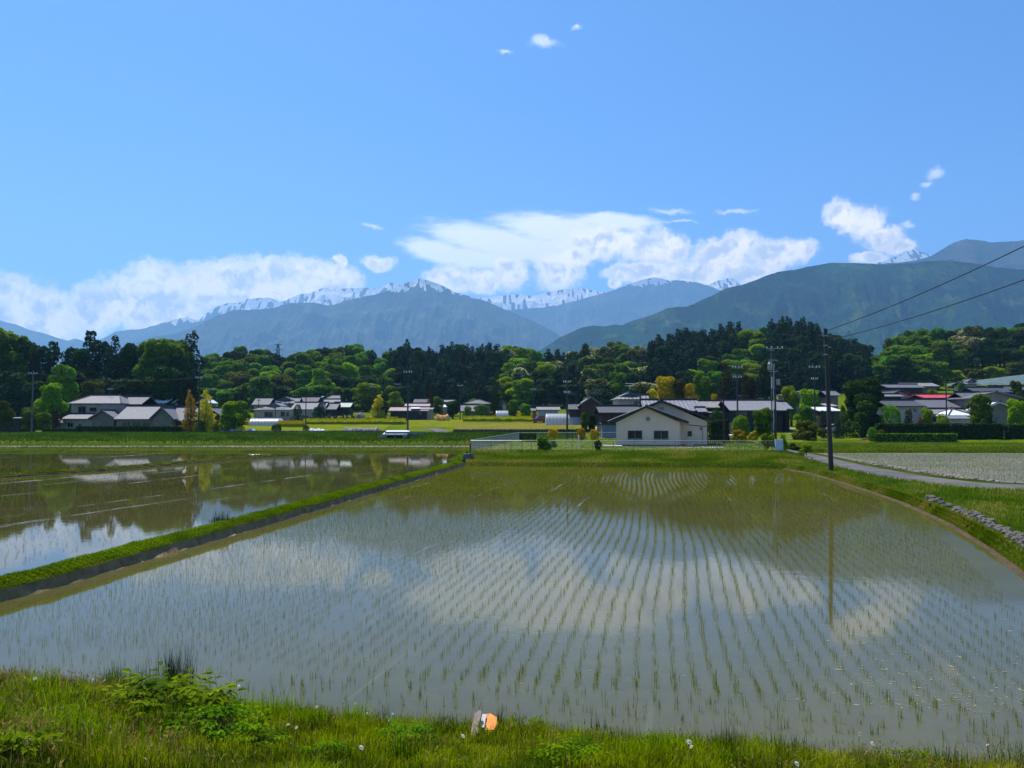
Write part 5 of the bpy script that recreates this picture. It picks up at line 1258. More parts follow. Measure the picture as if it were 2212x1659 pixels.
MB().tube([(fx(1482), yr - .05, fz(917)), (fx(1523), yr - .05, fz(920.5))], .035, 6).tube([(fx(1524), yr - .05, fz(911)), (fx(1524), yr - .05, 0)], .04, 6).tube([(fx(1514), yr - .05, fz(928)), (fx(1514), yr - .05, .3)], .025, 6).build('pipe', FRAMED, bo)
MB().tube([(fx(1465) - .04, -.04, fz(911)), (fx(1465) - .04, -.04, .1)], .04, 6).build('downpipe', W_CREAM, bo); MB().tube([(.03, -.04, fz(911)), (.03, -.04, .1)], .035, 6).build('downpipe', W_CREAM, bo)
sl, _ = loft('pavement', [[W(1290, 960, 93.5), W(1345, 962, 89.5), W(1560, 962, 84.8)], [W(1290, 957, 97), W(1345, 958, 99), W(1575, 958, 97)]], CONC, 30, 2, 0)
for q in sl.data.vertices: q.co.z = 0.945 + .0016 * (q.co.y - 77)
kb = MB(); kb.tube([W(1290, 962, 88.5) * 1, W(1344, 963, 87.4)], .07, 4); ko = kb.build('kerb', WHITEP); tag(ko, kind='structure')
# meter box and rack of black bins beside the building
rk = empty('railing', W(1545, 961, 99), 0, 'low dark barred railing right of the white building', 'railing')
q = MB()
for k in range(17): q.tube([(k * .27 - 2.2, 0, 0), (k * .27 - 2.2, 0, 1.15)], .045, 5)
q.build('bars', FRAMED, rk)
MB().b2(-2.3, 2.25, -.03, .03, 1.12, 1.2).b2(-2.3, 2.25, -.03, .03, .15, .22).build('rail', FRAMED, rk)

# ------------------------------------------------------------------ fences
def fence(label, A, B, z0, z1, h, n, bars=0, wires=5, mat=STEEL, name='metal_fence'):
    o = empty(name, (A[0], A[1], z0), 0, label, 'fence', 'fences round the yard'); d = Vector((B[0] - A[0], B[1] - A[1], z1 - z0)); L = d.length
    proto = MB().tube([(0, 0, -.1), (0, 0, h + .02)], .036, 6); me = None
    for k in range(n + 1):
        p = d * (k / n)
        if me is None: q = proto.build('post', mat, o, p); me = q.data
        else: link('post', me, None, o, p)
    MB().tube([(0, 0, h), tuple(d + Vector((0, 0, h)))], .036, 6).build('top_rail', mat, o)
    mb = MB()
    for k in range(wires):
        z = .12 + (h - .2) * k / wires; mb.tube([(0, 0, z), tuple(d + Vector((0, 0, z)))], .008, 4, cap=False)
    if bars:
        nb = int(L / bars)
        for k in range(nb):
            p = d * ((k + .5) / nb); mb.tube([(p.x, p.y, p.z + .06), (p.x, p.y, p.z + h - .03)], .006, 4, cap=False)
    mb.build('mesh_panel', mat, o)
    return o
FA, FB, FC = Vector((-4.15, 78.9)), Vector((26.2, 77.0)), Vector((1.2, 116.0))
fence('low pale steel fence with a pipe rail along the near side of the yard', FA, FB, .88, .88, 1.06, 15, 0, 5)
fence('whitish mesh fence running back along the left side of the yard', FA + Vector((-.02, .1)), FC, .88, 1.08, 1.08, 18, .11, 4)
fence('pale pipe rail fence along the far side of the yard', FC + Vector((.1, .1)), Vector((17.2, 117.5)), 1.08, 1.1, 1.0, 6, 0, 3)
fence('short mesh panel fence at the near left corner of the yard', FA + Vector((.05, -.25)), Vector((1.0, 78.4)), .88, .88, 1.04, 3, .16, 6)
gp = empty('fence_post', W(1683, 975, 76.8), 0, 'stout white post ending the front fence beside the road', 'post')
MB().b2(-.35, .35, -.06, .06, 0, 1.15).build('panel', WHITEP, gp); MB().b2(-.38, -.3, -.08, .08, -.1, 1.2).b2(.3, .38, -.08, .08, -.1, 1.2).build('post', WHITEP, gp)
wp = empty('marker_post', (W(1250, 962, 83).x, 83, .87), 0, 'slender white marker post standing in the yard', 'post')
MB().tube([(0, 0, 0), (0, 0, 1.45)], [.07, .07], 8).build('post', WHITEP, wp); MB().tube([(0, 0, 1.45), (0, 0, 1.52)], [.08, .03], 8).build('cap', WHITEP, wp)
sg = empty('sluice_gate', (W(1010, 995, 72.5).x, 72.5, .12), 0, 'dark weathered concrete sluice block at the end of the earth dyke', 'sluice')
MB().extr([(-.55, -.3), (-.35, .75), (.5, .85), (.6, -.3)], -.4, .4).build('block', STONE, sg); MB().tube([(.25, 0, .8), (.25, 0, 1.7)], .05, 6).build('stake', BARK, sg)

# ------------------------------------------------------------------ greenhouses
FILM, tf = newmat('greenhouse_film')
g_ = tf.n('ShaderNodeBsdfPrincipled', {'Base Color': (0.62, 0.64, 0.66, 1), 'Roughness': 0.22, 'Specular IOR Level': 0.8})
tr_ = tf.n('ShaderNodeBsdfTranslucent', {'Color': (0.75, 0.78, 0.8, 1)}); out(tf, tf.n('ShaderNodeMixShader', {0: .4, 1: g_.outputs[0], 2: tr_.outputs[0]}).outputs[0])
def greenhouse(label, u0, u1, vt, Y, dep, hoops):
    a, b = on_ground(u0, Y), on_ground(u1, Y); L = b.x - a.x; top = W(u0, vt, Y).z; z0 = min(a.z, b.z) - .05; h = top - z0
    o = empty('greenhouse', (a.x, Y, z0), 0, label, 'greenhouse')
    mb = MB(); n = 14; nx_ = hoops * 4
    for i in range(nx_ + 1):
        bulge = 1 + .012 * math.cos(i / nx_ * hoops * 2 * math.pi)
        for k in range(n + 1):
            t_ = math.pi * k / n; mb.v.append((L * i / nx_, dep / 2 - dep / 2 * math.cos(t_) , h * bulge * math.sin(t_) ** .72))
    for i in range(nx_):
        for k in range(n): q = i * (n + 1) + k; mb.f.append((q, q + 1, q + n + 2, q + n + 1))
    mb.f.append(tuple(range(n + 1))); mb.f.append(tuple(nx_ * (n + 1) + k for k in range(n + 1))[::-1])
    mb.build('film', FILM, o, smooth=True)
    hb = MB()
    for i in range(hoops + 1): hb.tube([(L * i / hoops, dep / 2 - (dep / 2 + .02) * math.cos(math.pi * k / 12), (h + .02) * math.sin(math.pi * k / 12) ** .72) for k in range(13)], .03, 5)
    hb.build('hoops', STEEL, o)
greenhouse('small silver plastic tunnel greenhouse at the field edge right of the bright lone tree', 538, 600, 903.5, 168, 5, 9)
greenhouse('little rounded silver tunnel hut right of the lone tall conifer', 1071, 1098, 887, 194, 4, 3)
greenhouse('very long low silver greenhouse left of the white building', 1180, 1300, 893.5, 166, 5, 16)

# ------------------------------------------------------------------ poles and wires
def pole(u, vt, Y, label, r=.15, arms=(), vb=None, mat=POLEC, name='utility_pole', extra=None, lean=0.0, ground=True):
    x = (u - CX) / F * Y
    z = H(x, Y) if ground else W(u, vb, Y).z
    top = W(u, vt, Y).z; h = top - z
    o = empty(name, (x, Y, z - .2), 0, label, 'utility pole', 'utility poles')
    MB().tube([(lean, 0, 0), (lean * .5, 0, h * .5), (0, 0, h + .2)], [r, r * .85, r * .68], 12).build('pole', mat, o)
    for (dz, wd) in arms:
        a = MB().b2(-wd / 2, wd / 2, -.05 - r, .05 - r, h - dz, h - dz + .10).build('crossarm', STEEL, o)
        for k in (-.46, -.18, .18, .46): MB().tube([(k * wd, -r, h - dz + .1), (k * wd, -r, h - dz + .2), (k * wd, -r, h - dz + .34)], [.05, .09, .05], 7).build('insulator', WHITEP, a)
    if extra: extra(o, h, r)
    return o, Vector((x, Y, top))
def heavy(o, h, r):
    for k, (x, dz) in enumerate(((-.62, 3.1),)):
        t_ = MB().tube([(x, -.1, h - dz - .55), (x, -.1, h - dz - .5), (x, -.1, h - dz + .35), (x, -.1, h - dz + .42)], [.30, .34, .34, .24], 12).build('transformer', STEEL, o)
        MB().tube([(x - .14, -.1, h - dz + .4), (x - .14, -.1, h - dz + .7)], .05, 6).tube([(x + .14, -.1, h - dz + .4), (x + .14, -.1, h - dz + .7)], .05, 6).build('bushing', WHITEP, t_)
    MB().b2(-.85, .45, -.3, -.2, h - 3.9, h - 3.78).build('bracket', STEEL, o); MB().b2(-.85, .3, -.3, -.2, h - 2.35, h - 2.25).build('bracket', STEEL, o)
    MB().b2(-.5, -.12, -.35, -.02, h - 6.2, h - 4.6).b2(.12, .62, -.35, -.02, h - 5.7, h - 4.9).build('switch_box', STEEL, o)
    MB().tube([(-.45, 0, .1), (-.42, 0, h - .25)], [.10, .08], 8).build('second_pole', POLEL, o)
    q = MB(); rr_ = random.Random(4)
    for k in range(9): z = 2.0 + k * (h - 5) / 9; q.tube([(-.24 + rr_.uniform(-.1, .1), -.2, z), (-.2 + rr_.uniform(-.14, .14), -.22, z + 1.2)], .04, 5)
    q.build('cables', WHITEP, o)
    MB().b2(-.75, -.05, -.16, -.08, h - .95, h - .85).build('small_arm', STEEL, o)
pole(1674, 739, 108, 'tall pole with transformer, grey boxes and a second mast, right of the white building', .19, [(.75, 2.3)], extra=heavy)
mp, mtop = pole(1786, 710, 56, 'tall bare dark concrete pole standing on the grass verge by the road', .175, vb=1009, ground=False, lean=.22)
def band(z): return MB().tube([(0, 0, z), (0, 0, z + .09)], [.150, .150], 10)
for zz_, in ((9.5,), (8.8,), (8.15,)): band(zz_).build('band', STEEL, mp)
MB().tube([(-.04, -.02, 9.55), (-.04, -.02, 9.78)], [.06, .05], 8).build('cap', POLEL, mp)
MB().tube([(.12, -.08, 8.7), (.3, -.1, 8.72)], .03, 6).tube([(-.14, -.06, 7.3), (-.2, -.06, 7.3)], .03, 5).tube([(.14, -.06, 6.2), (.2, -.06, 6.2)], .03, 5).build('bolt', STEEL, mp)
_, ptA = pole(70, 800, 140, 'plain pole with a small crossarm at the left field edge', .16, [(.5, 1.6)], mat=POLEL)
_, ptB = pole(430, 803, 141, 'thin dark pole in front of the golden plumes', .15, [(1.0, 1.2)])
_, ptC = pole(881, 800, 132, 'lone dark pole beside the culvert in the open fields', .17, [(.2, 1.4)])
_, ptD = pole(1225, 801, 119, 'dark pole with crossarm at the back of the fenced yard', .16, [(1.6, 1.1), (3.2, .9)], extra=lambda o, h, r: MB().tube([(0, 0, h), (0, 0, h + .9)], .04, 6).build('spike', STEEL, o))
_, ptE = pole(1593, 791, 120, 'pole with white insulators right of the white building, behind the dark round tree', .15, [(.1, 1.5), (1.6, 1.3)])
pole(1563, 857, 97, 'short dark pole close to the right end of the white building', .13)
pole(1383, 818, 118, 'dark pole rising behind the gable of the white building', .16)
_, ptF = pole(1760, 790, 124, 'thin lamp pole with a double crossarm left of the tall bare pole', .13, [(.15, 1.7), (2.0, 1.0)])
pole(2044, 832, 124, 'dark thin pole in front of the pale grey farmhouse roof', .12)
pole(994, 830, 196, 'thin pole among trees left of the hipped house', .13, [(.3, 1.4)])
pole(1152, 838, 188, 'thin pole right of the green trees by the silver hut', .13, [(.3, 1.2)])
_, ptG = pole(805, 833, 200, 'slim pole with crossarm left of the golden tree by the farm shed', .14, [(.3, 1.6)])
pole(661, 852, 160, 'thin pole in front of the gravestones', .12)
pole(595, 872, 186, 'short pole before the dark hipped gable roof', .1, ground=True)
pole(559, 862, 200, 'short pole by the grey roofed house', .1, [(.2, .9)])
pole(625, 838, 212, 'distant pole behind the cream house', .12, [(.3, 1.3)])
pole(859, 828, 214, 'distant pole above the long farm shed', .12, [(.2, 1.5)])
pole(455, 838, 170, 'pole with a pale crossarm behind the golden plumes', .13, [(.2, 1.8)])

def wire(name, label, a, b, sag, r=.02, n=24, mat=None):
    a, b = Vector(a), Vector(b); pts = []
    for k in range(n + 1):
        t_ = k / n; p = a.lerp(b, t_); p.z -= 4 * sag * t_ * (1 - t_); pts.append(p - a)
    o = MB().tube(pts, r, 5).build(name, mat or WIRE, None, a); return tag(o, label, 'cable', 'overhead cables')
WIRE = M('cable_black', (0.012, 0.012, 0.014), None, 1, .6)
next_pole = Vector((26.5, 20.0, 15.6))
wire('power_cable', 'upper black cable running from the tall bare pole to the upper right corner', mtop + Vector((.05, -.1, -.15)), next_pole, .75, .026, 40)
wire('power_cable', 'lower black cable running from the tall bare pole to the right edge', mtop + Vector((.1, -.1, -.85)), next_pole + Vector((.1, 0, -2.4)), .75, .026, 40)
np_ = empty('utility_pole', (next_pole.x, next_pole.y, .7), 0, 'pole beyond the right edge that carries the two black cables', 'utility pole', 'utility poles')
MB().tube([(0, 0, 0), (0, 0, 15.2)], [.2, .13], 12).build('pole', POLEC, np_)
hp = W(1673, 820, 108)
wire('phone_cable', 'faint cable from the transformer pole up to the tall bare pole, upper of two', hp + Vector((0.3, -.3, 0)), mtop + Vector((-.1, 0, -1.0)), .9, .018)
wire('phone_cable', 'faint cable from the transformer pole up to the tall bare pole, lower of two', hp + Vector((0.3, -.3, -.7)), mtop + Vector((-.1, 0, -2.2)), .9, .018)
wire('phone_cable', 'faint cable from the left field edge pole towards the golden plumes pole', ptA - Vector((0, 0, .4)), ptB - Vector((0, 0, 1.0)), 1.0, .014)
wire('phone_cable', 'faint cable from the golden plumes pole towards the culvert pole', ptB - Vector((0, 0, .2)), ptC - Vector((0, 0, .3)), 1.2, .014)
wire('phone_cable', 'faint cable from the insulator pole to the thin lamp pole', ptE - Vector((0, 0, 1.5)), ptF - Vector((0, 0, .2)), .6, .014)
wire('phone_cable', 'faint cable from the yard pole to the insulator pole', ptD - Vector((0, 0, 1.6)), ptE - Vector((0, 0, 1.5)), .8, .014)

# distant lattice pylon
pyb = Vector(((599 - CX) / F * 520, 520, 0)); pt_ = W(599, 741, 520); pb_ = 12.0
py = empty('pylon', (pyb.x, 520, pb_), 0, 'distant grey lattice pylon rising above the left wooded hill', 'pylon')
q = MB(); hh_ = pt_.z - pb_
def pw(z): return 2.4 * (1 - z / hh_) ** .8 + .35
for sx_ in (-1, 1):
    for sy_ in (-1, 1): q.tube([(sx_ * pw(z), sy_ * pw(z), z) for z in np.linspace(0, hh_ - .5, 8)], .16, 4)
zl = np.linspace(0, hh_ - .5, 12)
for a_, b_ in zip(zl[:-1], zl[1:]):
    for sy_ in (-1, 1):
        q.tube([(-pw(a_), sy_ * pw(a_), a_), (pw(b_), sy_ * pw(b_), b_)], .09, 4).tube([(pw(a_), sy_ * pw(a_), a_), (-pw(b_), sy_ * pw(b_), b_)], .09, 4)
        q.tube([(sy_ * pw(a_), -pw(a_), a_), (sy_ * pw(b_), pw(b_), b_)], .09, 4)
PYL = M('pylon_steel', (0.12, 0.13, 0.14), None, 1, .6)
q.build('lattice', PYL, py)
q = MB()
for dz, wd in ((1.0, 2.6), (4.5, 3.2), (8.0, 3.6)): q.b2(-wd, wd, -.15, .15, hh_ - dz - .15, hh_ - dz + .15)
q.build('arms', PYL, py)

# ------------------------------------------------------------------ fields, walls, paths
def quadstuff(name, pxs, h, mat, kind, nu=60, nv=6, jit=.08, lift=0.0):
    """a raised slab of crop draped on the ground between two picture lines (front, back)"""
    fr_, bk = pxs; Fp = resample([hit(u, v) for u, v in fr_], nu); Bp = resample([hit(u, v) for u, v in bk], nu); r = np.random.default_rng(int(abs(fr_[0][0])) + int(fr_[0][1]))
    rows_ = [Fp + (Bp - Fp) * k / nv for k in range(nv + 1)]; Gd = np.stack(rows_)
    Gd[:, :, 2] = hgt(Gd[:, :, 0], Gd[:, :, 1]) + h + r.normal(0, jit, Gd.shape[:2]); low = Gd[:1].copy(); low[:, :, 2] -= h + .2; hi_ = Gd[-1:].copy(); hi_[:, :, 2] -= h + .2
    G3 = np.concatenate([low, Gd, hi_]); m_, n_ = G3.shape[:2]
    i2 = (np.arange(m_ - 1)[:, None] * n_ + np.arange(n_ - 1)[None, :]).ravel()
    o = link(name, mesh_np(name, G3.reshape(-1, 3), np.stack([i2, i2 + 1, i2 + n_ + 1, i2 + n_], 1), 4), mat); tag(o, kind=kind); return o, Gd
WHEATM = grassmat('wheat', [(0.24, 0.24, 0.001), (0.34, 0.31, 0.002), (0.12, 0.15, 0.002), (0.36, 0.29, 0.01)], .2, .8, (1, 3, 1))
WHEATB = leafmat('wheat_ears', (0.24, 0.25, 0.001), (0.52, 0.45, 0.004), trans=.4, var=0)
TURNED = grassmat('dry_slope', [(0.22, 0.17, 0.03), (0.14, 0.145, 0.008), (0.10, 0.10, 0.006), (0.26, 0.18, 0.06)], .15, .4, (1, 2, 1))
MEAD = grassmat('meadow', [(0.12, 0.16, 0.002), (0.19, 0.20, 0.003), (0.08, 0.115, 0.002), (0.22, 0.19, 0.012)], .08, .4, (1, 3, 1))
for k, (f_, b_) in enumerate([([(655, 917), (800, 917), (876, 917)], [(655, 912.5), (800, 912.5), (876, 912.5)]), ([(625, 908.5), (800, 908), (860, 908)], [(625, 904), (800, 903.5), (858, 904)]),
                              ([(1000, 910.5), (1180, 911), (1262, 913)], [(1000, 906.5), (1180, 906.5), (1262, 908)]), ([(1010, 903), (1180, 902.5)], [(1010, 899.8), (1180, 899.5)]),
                              ([(478, 919), (536, 919)], [(478, 913.5), (536, 913.5)]), ([(-40, 910), (56, 910)], [(-40, 906), (54, 906)]), ([(600, 922.5), (660, 922.5)], [(600, 919), (660, 919)])]):
    o, Gd = quadstuff('wheat_crop', (f_, b_), .62, WHEATM, 'stuff')
    tuft(Gd, 3200, .38, .12, 60 + k, WHEATB, lean=.25)
quadstuff('meadow', ([(880, 922), (930, 922), (1000, 925)], [(880, 900), (930, 900), (1000, 904)]), .03, MEAD, 'structure', jit=.02)
quadstuff('meadow', ([(480, 931), (655, 931), (830, 928)], [(480, 912), (655, 909), (870, 901)]), .03, MEAD, 'structure', jit=.02, nv=12)
quadstuff('slope', ([(980, 927), (1120, 927), (1262, 928)], [(985, 915), (1120, 914), (1262, 917)]), .04, TURNED, 'structure', jit=.02)
quadstuff('slope', ([(895, 950), (1000, 951)], [(895, 941), (1000, 942)]), .04, TURNED, 'structure', jit=.02)

def stone_wall(label, px, h, n, mat, sz, seed, z=None, name='stone_wall', line=None):
    L_ = line if line is not None else resample([hit(u, v) for u, v in px], 60); r = random.Random(seed)
    base = Vector(L_[0]); mb = MB(); d = np.concatenate([[0], np.cumsum(np.linalg.norm(np.diff(L_, axis=0), axis=1))]); tot = d[-1]; rowsn = max(1, int(h / (sz * .72)))
    for row in range(rowsn):
        s = r.uniform(0, sz)
        while s < tot:
            w_ = sz * r.uniform(.7, 1.6); p = [np.interp(s + w_ / 2, d, L_[:, k]) for k in range(3)]; hz = h / rowsn
            mb.ball((p[0] - base.x + r.uniform(-.05, .05), p[1] - base.y + r.uniform(-.08, .08) + row * .08, p[2] - base.z + hz * (row + .45)), (w_ * .56, sz * .5, hz * .62), 7, 5, .14, r); s += w_
    o = empty(name, base, 0, label, 'wall'); mb.build('stones', mat, o)
    core = MB()
    for a_, b_ in zip(L_[:-1], L_[1:]):
        a_ = Vector(a_) - base; b_ = Vector(b_) - base; core.add([(a_.x, a_.y + .1, a_.z - .2), (b_.x, b_.y + .1, b_.z - .2), (b_.x, b_.y + .1, b_.z + h * .85), (a_.x, a_.y + .1, a_.z + h * .85), (a_.x, a_.y + .9, a_.z - .2), (b_.x, b_.y + .9, b_.z - .2), (b_.x, b_.y + .9, b_.z + h * .85), (a_.x, a_.y + .9, a_.z + h * .85)], [(0, 1, 2, 3), (3, 2, 6, 7), (4, 7, 6, 5)])
    core.build('earth_fill', SOIL, o); return o
STONED = M('dark_wall_stones', (0.085, 0.075, 0.075), (0.045, 0.04, 0.04), 1.6, .95, .6)
stone_wall('dark dry stone wall under the fields left of the culvert', [(470, 939.5), (650, 939.5), (832, 939)], .75, 0, STONED, .42, 1)
stone_wall('low grey stone wall below the farmhouse hedge', [(98, 940.5), (250, 940.5), (466, 940)], .28, 0, STONED, .4, 2)
stone_wall('long dark stone retaining wall behind the fenced yard', [(978, 937.5), (1120, 937.5), (1275, 936.5)], .85, 0, STONED, .45, 3)
stone_wall('low garden wall of dark rocks below the long hedge at the right', [(1890, 944), (2040, 944), (2170, 943)], .4, 0, STONE, .55, 5)
stone_wall('low stone edging behind the cream building towards the round tree', [(1535, 938), (1570, 938), (1640, 940)], .5, 0, STONED, .5, 6)
# stones set in the bank beside the paddy
sr_ = random.Random(17); sq = byindex(off(EE, .62, .30), 400); wl = empty('stone_wall', Vector(sq[186]), 0, 'crooked wall of grey stones half buried in the grassy bank beside the paddy', 'wall'); c_w = Vector(sq[186]); mb = MB()
for k in range(560):
    i = sr_.randrange(186, 322) if k < 520 else sr_.randrange(165, 190); p = sq[i]; g_ = .35 + .65 * noise.noise(Vector((i * .11, 2.2, 0)));
    if g_ < .10: continue
    lv = sr_.random(); s2 = sr_.uniform(.08, .17)
    mb.ball((p[0] - c_w.x + lv * .24 + sr_.uniform(-.05, .05), p[1] - c_w.y + lv * .06, -.13 + lv * .34), (s2 * 1.15, s2, s2 * .72), 7, 5, .2, sr_)
mb.build('stones', STONEL, wl)

def path(name, pts, wd, mat):
    P3 = [hit(u, v) for u, v in pts]; L_ = resample(P3, 40); out_ = []
    for sgn in (-1, 1):
        l_ = []
        for k, p in enumerate(L_):
            t_ = L_[min(k + 1, 39)] - L_[max(k - 1, 0)]; n_ = np.array([-t_[1], t_[0], 0]); n_ /= np.linalg.norm(n_); q_ = p + n_ * sgn * wd / 2; q_[2] = H(q_[0], q_[1]) + .07; l_.append(Vector(q_))
        out_.append(l_)
    loft(name, out_, mat, 40, 2, 0)
path('path', [(921, 925), (940, 927.5), (955, 933), (972, 940), (992, 943), (1016, 944)], 2.6, ASPH)
path('path', [(915, 941), (992, 943.5)], 1.2, CONC)
path('path', [(1270, 924), (1290, 928), (1325, 932)], 4.5, CONC)
path('path', [(1530, 944), (1570, 941), (1610, 938)], 2.2, R_WHITE)
path('path', [(1636, 928), (1680, 927), (1722, 926)], 2.4, CONC)
path('path', [(-60, 941), (0, 940.5), (48, 938)], 3.0, CONC)

# culvert with a parapet
cu = W(853, 954, 127); co_ = empty('culvert', (cu.x, 127, .3), 0, 'white concrete culvert with a dark mouth under the field track', 'culvert')
k_ = 127 / F
MB().b2(-1.85, -1.35, 0, 3.4, -.2, 1.25).b2(1.25, 1.75, 0, 3.4, -.2, 1.25).b2(-1.35, 1.25, 2.6, 3.3, -.2, 1.2).build('abutment', CONC, co_)
MB().extr([(0, 1.25), (4.6, 1.78), (4.6, 1.95), (0, 1.42)], -2.0, 1.9, 'x').build('deck', WHITEP, co_)
MB().b2(-1.3, 1.2, 2.4, 2.5, -.2, 1.2).build('shade_panel', R_BLACK, co_)  # black panel standing in for the shade inside the culvert
MB().extr([(-1.85, -.3), (-2.6, .9), (-2.3, 1.4), (-1.85, 1.35)], -.1, .2).build('wing_wall', CONC, co_)
gr = empty('guard_rail', (W(832, 935, 126.6).x, 126.6, 1.15), 0, 'blue grey guard rail along the track over the culvert', 'guard rail')
L_ = (915 - 832) * 126.6 / F; MB().b2(0, L_, -.03, .03, .62, .95).build('beam', W_BLUE, gr)
for k in range(5): MB().b2(k * L_ / 4 - .05, k * L_ / 4 + .05, .035, .12, -.4, .9).build('post', W_BLUE, gr)

# graveyard
r = random.Random(9); gp_ = None
for k in range(30):
    u = 636 + k * 4.6 + r.uniform(-1.5, 1.5); Y = 183 + (k % 3) * 1.6; p = on_ground(u, Y); hgt_ = r.uniform(1.0, 2.1)
    mb = MB(); mb.b2(-.45, .45, -.45, .45, -.1, .25).b2(-.32, .32, -.32, .32, .25, .5).b2(-.2, .2, -.18, .18, .5, hgt_)
    o = empty('gravestone', p, 0, 'dark gravestone, %s from the left in the small graveyard before the grey roofs' % ordw(k), 'gravestone', 'gravestones')
    MB().b2(-.45, .45, -.45, .45, -.1, .25).b2(-.32, .32, -.32, .32, .25, .5).build('base', STONE if k % 4 else CONC, o); MB().b2(-.2, .2, -.18, .18, .5, hgt_).build('slab', GRANITE, o)

# heaps and tarpaulins
def heap(name, label, cat, u, vb, vt, wpx, Y, mat, seed, lump=7, part='sheet'):
    p = on_ground(u, Y); wd = wpx / F * Y; h = max(.25, W(u, vt, Y).z - p.z); r_ = random.Random(seed); o = empty(name, p, 0, label, cat)
    mb = MB()
    for k in range(lump): x = (k + .5) / lump - .5; mb.ball((x * wd * .86, r_.uniform(-.2, .2), h * .15), (wd / lump * .95, .9, h * r_.uniform(.65, .88)), 10, 7, .08, r_)
    mb.build(part, mat, o); q = MB()
    q.ball((0, 0, 0), (wd * .52, 1.1, h * .22), 12, 5, .1, r_); q.build('base', SOIL, o)
TARPW = M('white_sheet', (0.72, 0.74, 0.74), (0.55, 0.57, 0.57), 2, .5, .3)
heap('sheeted_heap', 'long heap under white plastic sheeting on the stone wall', 'heap', 686, 932, 925, 34, 143.5, TARPW, 1, 6)
heap('straw_heap', 'long lumpy heap of weathered straw and stones left of the culvert', 'heap', 782, 931, 922.5, 84, 143, M('old_straw', (0.42, 0.38, 0.33), (0.26, 0.23, 0.2), 2, .95, .5), 2, 12, 'straw')
heap('tarp_heap', 'small heap under a bright yellow tarpaulin beside the lone tree', 'heap', 523, 928, 920, 12, 144, M('yellow_tarp', (0.80, 0.50, 0.02), None, 2, .5), 3, 3)
heap('tarp_heap', 'flat pale blue tarpaulin in front of the small greenhouse', 'heap', 544, 929, 925.5, 16, 144, M('blue_tarp', (0.25, 0.50, 0.68), None, 2, .5), 4, 4)
heap('sheeted_heap', 'small white sheeted bundle right under the lone tree', 'heap', 506, 929, 925.5, 12, 143.8, TARPW, 5, 3)
heap('grain_heap', 'orange heap of husks or earth on the meadow by the farm shed', 'heap', 956, 899, 893.5, 30, 192, M('orange_husk', (0.80, 0.42, 0.13), (0.66, 0.32, 0.09), 2, .95, .4), 6, 5, 'husks')
heap('wood_pile', 'weathered plank pile in the bare plot right of the graveyard', 'pile', 779, 894, 889, 18, 190, R_TAN, 7, 3, 'planks')

# blue netting on the slope
NETM, tn_ = newmat('blue_netting'); tcn = tn_.n('ShaderNodeTexCoord').outputs['Object']
pn = tn_.n('ShaderNodeBsdfPrincipled', {'Base Color': tn_.mix(tn_.ramp(tn_.noise(tcn, .5, 4), .35, .65), (0.045, 0.085, 0.085), (0.075, 0.125, 0.12)), 'Roughness': .8}); out(tn_, pn.outputs[0])
no = empty('orchard_net', (0, 0, 0), 0, 'sloping blue-grey orchard netting high at the right edge', 'netting')
aL = [(2050 + k * 22, 829 - k * .6) for k in range(9)]
mb = MB(); ps = []
Yn = 214
for k in range(9):
    u = 2046 + k * 24; lo_ = W(u, 833 - k * .4, Yn); hi_ = W(u, 829 - k * 2.9, Yn + 14); ps += [lo_, hi_]
base = ps[0].copy(); no.location = base
mb.add([p - base for p in ps], [(2 * k, 2 * k + 2, 2 * k + 3, 2 * k + 1) for k in range(8)]); mb.build('net', NETM, no)
pm = MB()
for k in range(0, 18): p = ps[k] - base; pm.tube([(p.x, p.y, p.z - 5), (p.x, p.y, p.z + .3)], .07, 5)
pm.build('posts', STEEL, no)

# cars
def car(label, u, Y, mat, rz):
    p = on_ground(u, Y); o = empty('parked_car', p, rz, label, 'car', 'parked cars')
    b = MB().extr([(-1.7, .35), (-1.72, .8), (-1.6, .95), (-.9, 1.0), (-.75, 1.0), (1.45, 1.0), (1.7, .9), (1.72, .35)], -.72, .72).build('body', mat, o)
    MB().extr([(-.95, 1.0), (-.45, 1.48), (1.05, 1.5), (1.5, 1.0)], -.62, .62).build('cabin', GLASS, o); MB().extr([(-.5, 1.485), (1.08, 1.505), (1.0, 1.56), (-.4, 1.545)], -.60, .60).build('roof', mat, o)
    for x in (-1.05, 1.1):
        for y in (-.7, .7):
            w_ = MB().tube([(x, y - .1, .31), (x, y + .1, .31)], .31, 14).build('wheel', R_BLACK, o); MB().tube([(x, y - .11, .31), (x, y + .11, .31)], .17, 10).build('rim', STEEL, w_)
CARR = M('car_red', (0.45, 0.03, 0.04), None, 2, .25); CARW = M('car_white', (0.75, 0.75, 0.76), None, 2, .25)
car('small red car parked left of the cyan walled shed', 1166, 178, CARR, .2)
car('white car parked under the dazzling white carport roof', 1798, 132.5, CARW, .3)
car('white car parked at the right end of the cyan walled shed', 1222, 176, CARW, .9)

